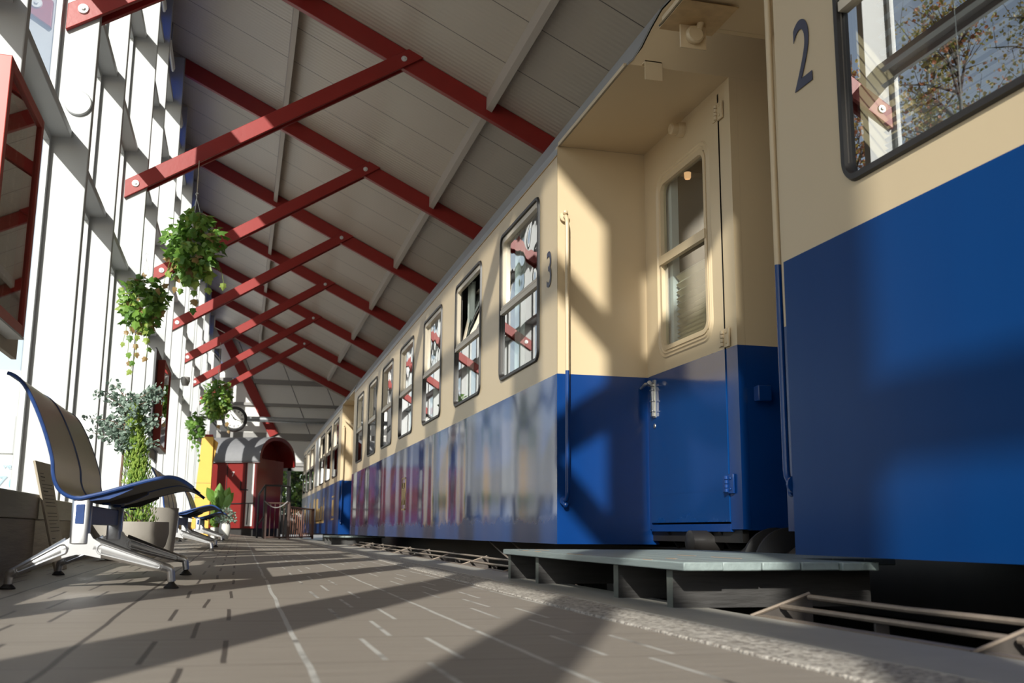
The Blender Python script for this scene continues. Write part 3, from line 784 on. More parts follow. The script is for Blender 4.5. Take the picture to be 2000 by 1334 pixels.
mb = MB(); tp = at(1254, 126, Y=YV - .01); mb.box((2.142, YV - .05, 2.845), (2.252, YV - .042, 2.965)); mb.box((2.142, YV - .05, 2.955), (2.252, YV + .01, 2.965)); mb.build('ceiling_tab', M['cream'], car3, bevel=.002)
mb = MB(); mb.box((2.775, YV - .09, .985), (2.86, YV - .03, 1.075)); mb.build('end_bracket', M['blueflat'], car3, bevel=.006)
mb = MB()      # steps and brackets under the sill
for yb in (5.55, 5.95, 6.3):
    mb.prism([(XD, yb, .27), (XD + .3, yb, .27), (XD + .3, yb, -.05), (XD + .22, yb, -.05)], (0, .03, 0))
mb.box((XD + .02, 5.3, .2), (XD + .06, 6.6, .27)); mb.lathe([(.05, -.1), (.07, -.09), (.07, .1), (.05, .11)], (XD - .02, 5.72, .2), 14, axis='X')
mb.build('step_bracket', M['black'], car3)

# near carriage at the right edge
car2 = carriage('railway_carriage', 'near blue and cream carriage marked 2, filling the right edge of the picture', -3.0, 3.55, far=4.76, wins=[(-2.2, -.5), (.55, 3.10)], z0w=1.475, z1w=2.80, zbar=2.16, blind=True, curtain=False, bluemat='bluenear', panemat='glassmirror')
handrail(car2, 2.060, 3.63, .50, 2.52, 1)
a = at(1545, 30, X=XS); bb = at(1590, 180, X=XS)
text_mesh('2', .41, M['navy'], 'number', car2, (XS - .004, 3.335, 1.968), (0, -1, 0), (0, 0, 1), .001, .72)
mb = MB(); br = at(1352, 62, Y=4.70)
mb.box((br.x - .075, 4.688, 2.80), (br.x + .075, 4.70, 3.02)); mb.lathe([(.045, 0), (.05, -.012), (.05, -.03), (.04, -.038)], (br.x, 4.69, 2.87), 22, axis='Y')
mb.tube([(br.x + .02, 4.66, 2.90), (br.x + .05, 4.63, 3.02)], .018, 10); mb.box((br.x - .03, 4.60, 2.99), (br.x + .14, 4.70, 3.03))
mb.build('roof_bracket', M['cream'], car2, bevel=.003)
mb = MB(); mb.box((XS + .01, 4.45, 2.931), (2.36, 4.77, 2.9345)); mb.build('worn_ceiling_patch', M['cream_old'], car2)

# far carriage
pxs = [(649, 660), (635.7, 646), (625, 634), (607, 614), (600, 606), (594, 598.6)]
w1 = [(at(p1, 900, X=XS).y, at(p0, 900, X=XS).y - .15) for p0, p1 in pxs]
car1 = carriage('railway_carriage', 'farthest blue and cream carriage with gold lettering on its side', 22.45, 36.3, near=21.6, wins=w1, z0w=1.44, z1w=2.76, zbar=2.12, tilts=(0, .25, .25), bluemat='bluefar')
mb = MB(); yw0, yw1 = at(624, 900, X=XS).y, at(617, 900, X=XS).y
mb.box((XS - .02, yw0, 1.46), (XS - .001, yw1, 2.78)); mb.build('white_window_panel', M['plasticwhite'], car1, bevel=.004)
handrail(car1, 2.085, 22.36, .5, 2.4, -1)
mb = MB(); mb.tube([(2.12, 22.4, 2.62), (2.30, 22.1, 2.44)], .035, 10); mb.lathe([(.05, 0), (.05, .03), (.02, .04)], (2.30, 22.08, 2.44), 12, axis='Y'); mb.build('end_pipe', M['cream'], car1)
mb = MB()      # gold strokes of the lettering and the two small gold panels
for (pa, pb, pt, pbm) in ((604.5, 606, 983, 1021), (606, 609.5, 996, 1020), (610, 611, 1000, 1019), (612.2, 613.8, 976, 1018), (617, 620.4, 976, 1019), (621, 624, 994, 1019), (625.5, 629, 990, 1018), (631, 632.5, 972, 1017)):
    ya, yb = at(pb, 1000, X=XS).y, at(pa, 1000, X=XS).y
    mb.box((XS - .006, ya, at(pa, pbm, X=XS).z), (XS - .001, yb, at(pa, pt, X=XS).z))
for (pa, pb) in ((604.5, 613.5), (617, 632)):
    mb.box((XS - .006, at(pb, 1018, X=XS).y, .44), (XS - .001, at(pa, 1018, X=XS).y, .52))
mb.build('gold_lettering', M['gold'], car1)
mb = MB()
for yc in (23.9, 34.3):
    for (a, bb, c, e) in ((yc - .35, yc + .35, .49, .52), (yc - .35, yc + .35, 1.0, 1.03), (yc - .25, yc + .25, .58, .94)):
        mb.box((XS - .006, a, c), (XS - .001, bb, e))
mb.build('side_emblem', M['gold'], car1)

# ------------------------------------------------------------------ boarding decks and pit gratings
def deck(name, label, x0, x1, y0, y1, joists, xj, zt=.160):
    root = empty(name, ((x0 + x1) / 2, (y0 + y1) / 2, 0), label, 'wooden deck')
    n = 8; w = (x1 - x0) / n
    for i in range(n):
        jj = R.uniform(-.012, .012)
        mb = MB(); mb.box((x0 + i * w + .002, (y0 if x0 + i * w < 1.95 or y0 > 9 else 3.62) + jj, zt - .028 + R.uniform(-.001, .001)), (x0 + (i + 1) * w - .002, y1 + R.uniform(-.01, .01), zt))
        p = mb.build('plank', M['deck'], root, bevel=.004)
    for y in joists:
        mb = MB(); mb.box((xj + .001, y, .0065), (x1 - .1 if y > 3.5 else 2.15, y + .05, zt - .03)); mb.box((xj - .001, y, .0065), (xj, y + .05, zt - .03), 1)
        mb.build('joist', [M['joist'], M['joistend']], root, bevel=.004)
    mb = MB()
    for k in range(9):
        yy = R.uniform(y0 + .1, y1 - .3); xx = x0 + .004 + w * R.choice((0, 0, 0, 1, 2, 3)); mb.box((xx, yy, zt - .001), (xx + R.uniform(.004, .012), yy + R.uniform(.05, .3), zt + .0006))
    mb.build('bare_scuffs', M['bare'], root)
    return root


deck('boarding_deck', 'teal-grey plank deck on black joists below the door of carriage 3', 1.375, 2.52, 3.10, 5.44, (3.245, 3.76, 4.85, 5.38), 1.405)
deck('boarding_deck', 'small far plank deck beside the far end of carriage 3', 1.55, 2.5, 18.35, 20.0, (18.45, 19.2, 19.9), 1.575)


def grating(y0, y1, label, end_plate=False):
    s = ksh((y0 + y1) / 2); xo = 1.535 + s
    root = empty('pit_grating', (xo, y0, 0), label, 'pit grating', 'steel gratings along the pit edge')
    mb = MB(); mb.box((xo, y0 + .013, -.012), (xo + .035, y1 - .03, .008)); mb.build('edge_bar', M['rod'], root)
    mb = MB(); mb.prism([(xo, y0, .0), (xo + .20, y0, .066), (xo + .215, y0, .066), (xo + .215, y0, -.02), (xo + .12, y0, -.06), (xo, y0, -.012)], (0, .012, 0)); mb.tube([(xo, y0 + .006, .002), (xo + .205, y0 + .006, .068)], .006, 6, 1); mb.build('cross_plate', [M['flat'], M['rod']], root)
    if end_plate:
        mb = MB(); mb.prism([(xo, y1, .0), (xo + .20, y1, .066), (xo + .215, y1, .066), (xo + .215, y1, -.02), (xo + .12, y1, -.06), (xo, y1, -.012)], (0, .012, 0)); mb.tube([(xo, y1, .002), (xo + .205, y1, .068)], .006, 6, 1); mb.build('cross_plate', [M['flat'], M['rod']], root)
    for (dx, dz) in ((.10, .030), (.195, .058)):
        mb = MB(); mb.tube([(xo + dx, y0 + .005, dz), (xo + dx, (y0 + y1) / 2, dz + R.uniform(-.004, .002)), (xo + dx, y1 - .016, dz)], .0085, 8); mb.build('rod', M['rod'], root)
    mb = MB(); mb.prism([(xo + .1, y0 + .5 * (y1 - y0), .03), (xo + .14, y0 + .5 * (y1 - y0), .02), (xo + .14, y0 + .5 * (y1 - y0), -.10), (xo + .1, y0 + .5 * (y1 - y0), -.12)], (0, .008, 0)); mb.build('stay_plate', M['flat'], root)


gl = {0: 'near pit grating section at the lower right corner, under the near carriage', 1: 'pit grating section right in front of the near end of the wooden deck'}
grating(1.95, 2.956, gl[0], True)
grating(.95, 1.945, 'pit grating section just outside the right edge of the picture')
y = 5.46; i = 0
ds = ORD + ['ninth', 'tenth', 'eleventh']
while y < 18.0:
    L_ = .95 if i == 0 else 1.40
    grating(y, min(y + L_, 18.2), ds[i] + ' pit grating section counted from the far end of the near deck'); y += L_; i += 1
for (a, bb, sag, lab) in (((2.2, 9.2, .17), (1.9, 5.6, -.10), .12, 'upper of two thin loose cables drooping under carriage 3 beside the deck'), ((2.25, 8.6, .17), (2.0, 5.4, -.12), .10, 'lower of two thin loose cables drooping under carriage 3 beside the deck')):
    pts = [Vector(a).lerp(Vector(bb), t / 10) - Vector((0, 0, sag * 4 * (t / 10) * (1 - t / 10) * .5)) for t in range(11)]
    mb = MB(); mb.tube(pts, .008, 6)
    tag(mb.build('hanging_cable', M['rod']), lab, 'cable')

# ------------------------------------------------------------------ waiting benches
YBN = 4.47
_c = at(160, 1010, Y=YBN)
SC = 1 / 488.0


_z0 = at(170, 1150, Y=4.5).z


def bench_xz(px, py):
    p = at(px, py, Y=4.5); return (p.x, p.z - _z0)


def make_bench(nseats, frames_dy, label, y0):
    """built at the near bench's place; y0 = near edge of the first seat"""
    root = empty('waiting_bench', (_c.x, y0, fz(-.6, y0)), label, 'bench', 'blue edged waiting benches')
    zf = fz(-.6, y0)
    P3 = lambda px, py, y: (bench_xz(px, py)[0], y, bench_xz(px, py)[1] + zf)
    prof = [(19, 731), (28, 734), (38, 740), (50, 752), (62, 772), (75, 800), (90, 840), (101, 878), (106, 902), (107, 925), (112, 945), (122, 960), (138, 970), (156, 973.5), (175, 970), (205, 963), (245, 952), (285, 941),
            (318, 934), (336, 933), (352, 937), (366, 945), (378, 954)]
    pts = [bench_xz(*p) for p in prof]
    pts = [Vector((p[0], 0, p[1] + zf)) for p in pts]
    # smooth the curve
    def cat(p, n=3):
        out = []
        for i in range(len(p) - 1):
            a, b_, c, e = p[max(i - 1, 0)], p[i], p[i + 1], p[min(i + 2, len(p) - 1)]
            for j in range(n):
                t = j / n; out.append(.5 * ((2 * b_) + (c - a) * t + (2 * a - 5 * b_ + 4 * c - e) * t * t + (3 * b_ - a - 3 * c + e) * t ** 3))
        return out + [p[-1]]
    cur = cat(pts)
    nn = len(cur); th = .009
    nrm_ = []
    for i in range(nn):
        t = (cur[min(i + 1, nn - 1)] - cur[max(i - 1, 0)]).normalized(); nrm_.append(Vector((-t.z, 0, t.x)))
    pitch = .74; g_ = .012
    for s in range(nseats):
        a = y0 + s * pitch; bb = a + pitch - g_
        mb = MB()
        L0 = [[(cur[i] + nrm_[i] * th / 2) + Vector((0, yy, 0)) for i in range(nn)] for yy in (a + .012, bb - .012)]
        L1 = [[(cur[i] - nrm_[i] * th / 2) + Vector((0, yy, 0)) for i in range(nn)] for yy in (a + .012, bb - .012)]
        mb.loops(L0, 0, ring=False); mb.loops(L1, 1, ring=False)
        sh_ = mb.build('seat_shell', [M['seat'], M['under']], root, sharp=50, fixn=False)
        for yy in (a + .008, bb - .008):
            mb = MB(); mb.tube([Vector((c.x, yy, c.z)) for c in cur], .0078, 8, caps=True)
            mb.build('edge_rail', M['seatblue'], sh_)
        lo = [P3(136, 972, 0), P3(150, 976, 0), P3(182, 978, 0), P3(215, 975, 0), P3(240, 965, 0), P3(262, 955, 0)]; up_ = [P3(136, 969, 0), P3(156, 973, 0), P3(190, 967, 0), P3(222, 958, 0), P3(262, 948, 0)]
        for yy in (a + .02, bb - .035):
            poly = [Vector((q[0], yy, q[2])) for q in lo] + [Vector((q[0], yy, q[2])) for q in up_[::-1]]
            mb = MB(); mb.prism(poly, (0, .012, 0)); mb.build('seat_rib', M['seatblue'] if yy < a + .1 else M['under'], sh_)
        c0, c1 = P3(190, 990, 0), P3(225, 1008, 0)
        for q in (.2, .75):
            mb = MB(); mb.lathe([(.014, bench_xz(160, 985)[1] + zf + .001), (.016, bench_xz(160, 985)[1] + zf + .01), (.02, c0[2] + .012)], (c1[0] - .05, a + pitch * q, 0), 12); mb.build('seat_mount', M['seatblue'], sh_)
    # beam
    ya, yb = y0 + .02, y0 + frames_dy[-1] + .12
    bx0, bz0 = bench_xz(148, 1024); bx1, bz1 = bench_xz(170, 986)
    mb = MB(); mb.box((bx0, ya, bz0 + zf), (bx1, yb, bz1 + zf)); mb.build('beam', M['seatblue'], root, bevel=.004)
    # frames
    for dy in frames_dy:
        yy = y0 + dy; zo = fz(-.6, yy) - zf
        Q = lambda px, py, dd=0: Vector(P3(px, py, yy + dd)) + Vector((0, 0, zo if py > 1040 else 0))
        mb = MB()
        X0, X1 = Q(141, 1000).x, Q(179, 1000).x; zt = Q(160, 969).z
        A = rrect(X0, X1, yy - .035, yy + .035, .018, 4)
        z_lo, z_mid = Q(160, 1078).z, Q(160, 1046).z
        mb.loops([[(p[0], p[1], z_mid - .03) for p in A], [(p[0], p[1], zt - .006) for p in A], [(p[0] * .9 + .1 * (X0 + X1) / 2, yy + (p[1] - yy) * .88, zt) for p in A]], close_first=True, close_last=True)
        hub = [Q(138, 1050), Q(142, 1042), Q(178, 1042), Q(183, 1051), Q(200, 1062), Q(198, 1090), Q(165, 1083), Q(150, 1083), Q(122, 1090), Q(120, 1062)]
        mb.prism([p - Vector((0, .026, 0)) for p in hub], (0, .052, 0))
        for (st, en, kn, ft, r0, r1) in (((135, 1067), (30, 1116), (18, 1121), (15, 1141), .039, .019), ((185, 1067), (318, 1108), (333, 1111), (335, 1136), .039, .019)):
            S, E_, K, F_ = Q(*st), Q(*en), Q(*kn), Q(*ft)
            arm = [S, S.lerp(E_, .5), E_]
            mb.tube(arm, [r0, r0 * .42 + r1 * .62, r1], 14, flat=((0, 1, 0), .72))
            mb.tube([E_, E_.lerp(K, .6) , K + Vector((0, 0, -.004)), K.lerp(F_, .3), F_], [r1, .0185, .0175, .0165, .0155], 12)
            dd = (E_ - S).normalized(); nn_ = Vector((-dd.z, 0, dd.x))
            rim = []
            for q in range(24):
                a_ = 2 * math.pi * q / 24; tt = .12 if math.cos(a_) < 0 else .93
                base = S.lerp(E_, tt); rw = (.020 if tt < .5 else .009)
                rim.append(base + dd * math.cos(a_) * rw + nn_ * math.sin(a_) * rw + Vector((0, -(.0285 if tt < .5 else .0150), 0)))
            rim.append(rim[0]); mb.tube(rim, .0035, 6, caps=False)
        fr = mb.build('leg_frame', M['cast'], root, bevel=.0, sharp=45)
        mb = MB(); a_, b_ = Q(148, 1024), Q(169, 985); mb.box((a_.x, yy - .0385, b_.z - .078), (b_.x, yy - .034, b_.z)); mb.build('end_cap', M['seatblue'], fr, bevel=.002)
        for ft in ((15, 1141), (335, 1136)):
            p = Q(*ft); zg = fz(p.x, yy)
            mb = MB(); mb.lathe([(.030, zg + .001), (.030, zg + .006), (.013, zg + .022), (.010, zg + .03), (.008, p.z)], (p.x, yy, 0), 18); mb.build('foot_pad', M['plastic'], fr)
    return root


make_bench(2, (.05, 1.24), 'nearest two-seat waiting bench with blue edges and cast metal legs', 4.45)
make_bench(3, (.05, 1.95), 'middle waiting bench with blue edges, behind the big grey planter', 10.75)
make_bench(3, (.05, 1.95), 'farthest waiting bench with blue edges, close to the yellow pillar', 16.75)

# ------------------------------------------------------------------ info board, display cases
a0, a1 = at(110, 1117, Z=.022), at(131, 1110, Z=.022)
b0, b1 = at(68, 899, X=-1.1), at(98, 907, X=-1.1)
a0 = Vector((-.945, 5.66, fz(-1, 5.7))); a1 = Vector((-.945, 6.08, fz(-1, 6.0)))
k_ = 5.66 / 6.096
b0 = at(69, 899, X=-1.085); b1 = at(99, 907, X=-1.085)
a0.y = at(110, 1117, X=-.945).y; a1.y = at(131, 1110, X=-.945).y
a0.z = fz(-1, a0.y) + .001; a1.z = fz(-1, a1.y) + .001
ib = empty('info_board', (a0.x, a0.y, a0.z), 'narrow beige board with lines of small print leaning on the plinth', 'information board')
nn_ = (a1 - a0).cross(b0 - a0).normalized()
if nn_.x < 0: nn_ = -nn_
MB().prism([a0, a1, b1, b0], -nn_ * .012).build('panel', M['board'], ib, bevel=.002)
mb = MB()
for i in range(26):
    t = .06 + i * .033
    if i in (3, 8, 15): continue
    f0, f1 = .14, .86 if R.random() < .7 else R.uniform(.35, .7)
    p0 = a0.lerp(b0, t).lerp(a1.lerp(b1, t), f0); p1 = a0.lerp(b0, t).lerp(a1.lerp(b1, t), f1); up_ = (b0 - a0).normalized() * (.007 if i in (0, 20, 24) else .004)
    mb.add([p0 + nn_ * .0008, p1 + nn_ * .0008, p1 + up_ + nn_ * .0008, p0 + up_ + nn_ * .0008], [(0, 1, 2, 3)])
mb.build('printed_lines', M['ink'], ib, fixn=False)


def case(name, label, x, y0, y1, z0, z1, dep, prints):
    root = empty(name, (x, (y0 + y1) / 2, z0), label, 'display case')
    mb = MB(); t = .055
    mb.box((x - dep, y0, z0), (x, y0 + t, z1)); mb.box((x - dep, y1 - t, z0), (x, y1, z1)); mb.box((x - dep, y0 + t, z1 - t), (x, y1 - t, z1))
    mb.box((x - dep, y0 + t, z0), (x, y1 - t, z0 + t))
    mb.build('frame', M['redwood'], root, bevel=.004)
    mb = MB(); mb.box((x - dep, y0, z0 - .012), (x, y1, z0 - .001)); mb.build('drip_edge', M['white'], root)
    mb = MB(); mb.box((x - dep + .002, y0 + .02, z0 + .02), (x - dep + .012, y1 - .02, z1 - .02)); mb.build('backing', mat('sepia_poster', (.25, .21, .16), .6), root)
    mb = MB(); mb.box((x - .018, y0 + t, z0 + t), (x - .014, y1 - t, z1 - t)); mb.build('pane', M['glasscase'], root)
    if prints:
        mb = MB(); xx = x - dep + .013
        for q in range(6):
            yy = y0 + .14 + q * (y1 - y0 - .2) / 6; z = z1 - .12
            while z > z0 + .12:
                l = R.uniform(.02, .07); mb.box((xx, yy, z - l), (xx + .001, yy + (.006 if q % 2 else .035), z)); z -= l + R.uniform(.012, .03)
        mb.build('printed_columns', M['board'], root)
    return root


case('display_case', 'large red framed glass display case of print at the left edge', -1.15, 4.94, 5.775, 1.235, 2.437, .082, True)
mb = MB(); mb.box((-1.262, 4.6, 1.16), (-1.234, 6.06, 1.6)); tag(mb.build('sign_backing_board', M['board'], bevel=.002), 'beige board behind and below the large red display case', 'board')
case('display_case', 'narrow red framed glass display case farther down the white wall', -1.13, 15.0, 16.3, 1.372, 2.595, .099, False)
mb = MB(); mb.box((-1.262, 14.72, 1.22), (-1.232, 16.1, 2.72)); tag(mb.build('sign_backing_board', M['darkgrey'], bevel=.002), 'dark board behind the narrow far red display case', 'board')

# ------------------------------------------------------------------ plants
def leaf_poly(kind):
    if kind == 'lobed':
        return [(0, 0), (.16, -.04), (.42, .06), (.36, .26), (.50, .50), (.28, .56), (.20, .72), (0, 1.0), (-.20, .72), (-.28, .56), (-.50, .50), (-.36, .26), (-.42, .06), (-.16, -.04)]
    if kind == 'round':
        return [(0, 0), (.3, .12), (.46, .4), (.38, .72), (0, .95), (-.38, .72), (-.46, .4), (-.3, .12)]
    if kind == 'long':
        return [(0, 0), (.10, .15), (.17, .4), (.15, .65), (.07, .87), (0, 1), (-.07, .87), (-.15, .65), (-.17, .4), (-.10, .15)]
    return [(0, 0), (.25, .35), (0, 1), (-.25, .35)]


def add_leaf(mb, p, up, face, size, kind, mi, fold=.18):
    up = Vector(up).normalized(); fc = Vector(face); fc = (fc - up * fc.dot(up))
    if fc.length < 1e-4: fc = up.orthogonal()
    fc.normalize(); rt = up.cross(fc)
    poly = leaf_poly(kind); poly = [(x * 1.5, y) for x, y in poly] if kind == 'long' else poly; vs = [Vector(p) + (rt * x + up * y - fc * (abs(x) * fold * 2 + y * y * fold)) * size for x, y in poly]
    b_ = len(mb.v); mid = Vector(p) + up * size * .45
    mb.v += [tuple(v) for v in vs] + [tuple(mid)]
    n_ = len(vs)
    for i in range(n_):
        mb.f.append((b_ + i, b_ + (i + 1) % n_, b_ + n_)); mb.m.append(mi)


def rdir(rr): 
    z = rr.uniform(-1, 1); a = rr.uniform(0, 2 * math.pi); s = math.sqrt(1 - z * z); return Vector((s * math.cos(a), s * math.sin(a), z))


def basket(label, hook, c, rx, rz, nl, lsize, trails, seed, pot=True, cord=True, mats_=('ivy1', 'ivy2', 'ivy3', 'ivydry'), dry=.06):
    rr = random.Random(seed); hook = Vector(hook); c = Vector(c)
    root = empty('hanging_ivy', tuple(c), label, 'hanging plant')
    top = c + Vector((0, 0, rz * .85)); pr = rx * .45
    mb = MB()
    if cord: mb.tube([hook, top + Vector((0, 0, .22))], .004, 6)
    mb.build('cord', M['cord'], root) if cord else None
    mb = MB()
    hk = top + Vector((0, 0, .22))
    mb.tube([hk + Vector((.012, 0, .035)), hk + Vector((0, 0, .05)), hk + Vector((-.014, 0, .03)), hk + Vector((0, 0, .005)), hk + Vector((0, 0, -.02))], .005, 6)
    for q in range(3):
        a_ = 2 * math.pi * q / 3 + .4; mb.tube([hk + Vector((0, 0, -.02)), c + Vector((pr * math.cos(a_), pr * math.sin(a_), rz * .2))], .003, 5)
    mb.build('hanger', M['plasticwhite'], root)
    if pot:
        mb = MB(); mb.lathe([(pr * .72, -pr * .7), (pr * .95, pr * .3), (pr * 1.03, pr * .32), (pr * 1.03, pr * .42), (pr * .9, pr * .42)], tuple(c), 24); mb.build('pot', M['plasticwhite'], root)
    mb = MB()
    for i in range(nl):
        dv = rdir(rr); q = rr.uniform(.45, 1.0)
        w = 1.0 if dv.z > 0 else (1.0 - .25 * -dv.z)
        p = c + Vector((dv.x * rx * q * w, dv.y * rx * q * w, dv.z * rz * q))
        if pot and Vector((p.x - c.x, p.y - c.y, 0)).length < pr * .9 and abs(p.z - c.z) < pr * .6: p += Vector((dv.x, dv.y, 0)) * pr * .6
        up = (Vector((dv.x, dv.y, -.35 + dv.z * .3)) * .8 + rdir(rr) * .8)
        add_leaf(mb, p, up, dv + rdir(rr) * .5 + Vector((-.2, -.4, .5)), lsize * rr.uniform(.6, 1.25), 'lobed', 3 if rr.random() < dry else rr.choice((0, 0, 1, 1, 2)))
    for (dx, dy, ln) in trails:
        p = c + Vector((dx * rx, dy * rx, -rz * .5)); steps = max(2, int(ln / .09)); pts = [p.copy()]
        for s in range(steps):
            p = p + Vector((dx * .012 + rr.uniform(-.02, .02), rr.uniform(-.015, .015), -ln / steps)); pts.append(p.copy())
            if rr.random() < .75: add_leaf(mb, p, Vector((rr.uniform(-.6, .6), rr.uniform(-.5, .3), -.8)), Vector((rr.uniform(-.4, .4), -1, .3)), lsize * rr.uniform(.6, 1.0), 'lobed', rr.choice((0, 1, 2, 2, 3)))
        mb.tube(pts, .0025, 4, mi=2)
    mb.build('foliage', [M[k] for k in mats_], root, smooth=False, fixn=False)
    return root


hk1 = Vector((-.686, 11.61 + .0, 4.30)); c1 = at(378, 482, Y=11.61)
basket('big ivy basket hanging on a cord from a red strut, highest of the hanging plants', (c1.x, 11.61, 4.37), c1, .335, .43, 520, .108, ((-.7, -.2, .42), (-.25, -.3, .30), (.15, -.2, .5), (.45, -.1, .25), (.9, 0, .18), (-.5, .1, .25)), 3, pot=True)
c2 = at(250, 590, Y=11.0)
basket('ivy in a white pot hanging from a rail of the white wall', (-1.10, 11.0, 3.05), (-1.09, 11.0, at(250, 592, Y=11.0).z), .245, .33, 330, .090, ((-.3, -.2, .45), (.3, -.3, .4), (.0, -.4, .55), (-.6, 0, .25)), 5, cord=False)
c3 = at(424, 780, Y=23.6)
basket('small round ivy basket hanging in front of the station clock', (c3.x, 23.6, 4.40), c3, .33, .47, 480, .11, ((-.6, -.1, .3), (.6, -.1, .3), (.2, -.2, .35), (.75, 0, .45)), 9, pot=False, dry=.015)
c4 = at(384, 832, Y=21.6)
basket('dark trailing ivy on the shaded white wall left of the yellow pillar', (c4.x, 21.6, c4.z + .8), c4, .17, .34, 120, .11, ((-.2, -.1, .35), (.2, -.1, .5)), 11, pot=True, cord=False, mats_=('ivy1', 'ivy1', 'ivy2', 'ivy1'))

# bowl planter with eucalyptus and conifer
py_ = 8.05
px_ = at(253, 1060, Y=py_).x
zfl = fz(px_, py_)
R0 = 72 / 2000 * (py_ * .951 + px_ * .25) * 1.0
pz = at(253, 1019, Y=py_).z
root = empty('bowl_planter', (px_, py_, zfl), 'big round grey bowl planter behind the nearest bench', 'planter')
mb = MB(); H_ = pz - zfl
mb.lathe([(R0 * .55, 0), (R0 * .72, H_ * .08), (R0 * .93, H_ * .38), (R0, H_ * .7), (R0 * .985, H_), (R0 * .9, H_), (R0 * .88, H_ * .85)], (px_, py_, zfl), 48); mb.build('bowl', M['pot'], root, sharp=50)
mb = MB(); mb.lathe([(.01, H_ * .84), (R0 * .89, H_ * .86)], (px_, py_, zfl), 32); mb.build('soil', M['soil'], root)
p2 = Vector((at(305, 1010, Y=9.0).x - .03, 9.0, 0)); z2 = fz(p2.x, p2.y)
mb = MB(); ht = at(305, 992, Y=9.0).z - z2; mb.lathe([(.18, 0), (.195, ht * .5), (.205, ht), (.19, ht), (.185, ht * .93), (.01, ht * .92)], (p2.x, p2.y, z2), 40)
tag(mb.build('cylinder_planter', M['pot']), 'taller grey planter standing behind the round bowl planter', 'planter')

rr = random.Random(21)
eb = at(246, 1010, Y=py_); eb.z = zfl + H_ * .865
et = at(252, 790, Y=py_)
root = empty('eucalyptus_tree', tuple(eb), 'slender potted tree with small blue-grey round leaves', 'potted tree')
mb = MB(); tips = []
for (ox, top) in ((-.02, (-.03, .0)), (.03, (.03, .05))):
    b0_ = eb + Vector((ox, 0, 0)); pts = [b0_, b0_.lerp(et, .35) + Vector((top[0], 0, 0)), b0_.lerp(et, .7) + Vector((top[0] * .6, top[1], 0)), et + Vector((top[0], top[1], .08))]
    mb.tube(pts, [.012, .010, .008, .003], 7)
    for q in range(24):
        t = rr.uniform(.55, 1.0); st = pts[1].lerp(pts[3], (t - .35) / .65) if t > .35 else pts[0].lerp(pts[1], t / .35)
        dv = rdir(rr); dv.z = abs(dv.z) * .6 + .1; ln = rr.uniform(.12, .29) * (1.0 if t > .6 else .7)
        e = st + dv * ln; mb.tube([st, st.lerp(e, .5) + Vector((0, 0, .015)), e], [.004, .003, .0015], 5); tips += [(st.lerp(e, u_), dv) for u_ in (.3, .45, .6, .75, .9, 1.0)]
mb.build('trunk', M['bark'], root)
mb = MB()
for (p, dv) in tips:
    for q in range(6):
        add_leaf(mb, p + rdir(rr) * .04, rdir(rr) + dv * .4, rdir(rr) + Vector((0, -.6, .5)), rr.uniform(.02, .038), 'round', rr.choice((0, 1, 1)))
mb.build('foliage', [M['euc1'], M['euc2']], root, smooth=False, fixn=False)

cb_ = at(274, 1015, Y=py_ - .05); cb_.z = zfl + H_ * .865; ctop = at(262, 795, Y=py_ - .05)
root = empty('potted_conifer', tuple(cb_), 'tall narrow bright green conifer beside the blue-grey potted tree', 'conifer')
mb = MB(); mb.tube([cb_, cb_.lerp(ctop, .9)], [.014, .004], 7); mb.build('trunk', M['bark'], root)
mb = MB()
for i in range(3200):
    t = rr.random() ** .75; ax = cb_.lerp(ctop, t)
    rad = .135 * (1 - t) ** .55 * (0.75 + .25 * math.sin(t * 40 + i % 7)) + .012
    a_ = rr.uniform(0, 2 * math.pi); q = rad * math.sqrt(rr.uniform(.25, 1)); p = ax + Vector((q * math.cos(a_), q * math.sin(a_), 0))
    add_leaf(mb, p, Vector((math.cos(a_) * .5, math.sin(a_) * .5, 1)) + rdir(rr) * .35, Vector((math.cos(a_), math.sin(a_), .2)), rr.uniform(.022, .045), 'needle', 0 if rr.random() < .45 - .35 * t else 1)
mb.build('foliage', [M['con1'], M['con2']], root, smooth=False, fixn=False)

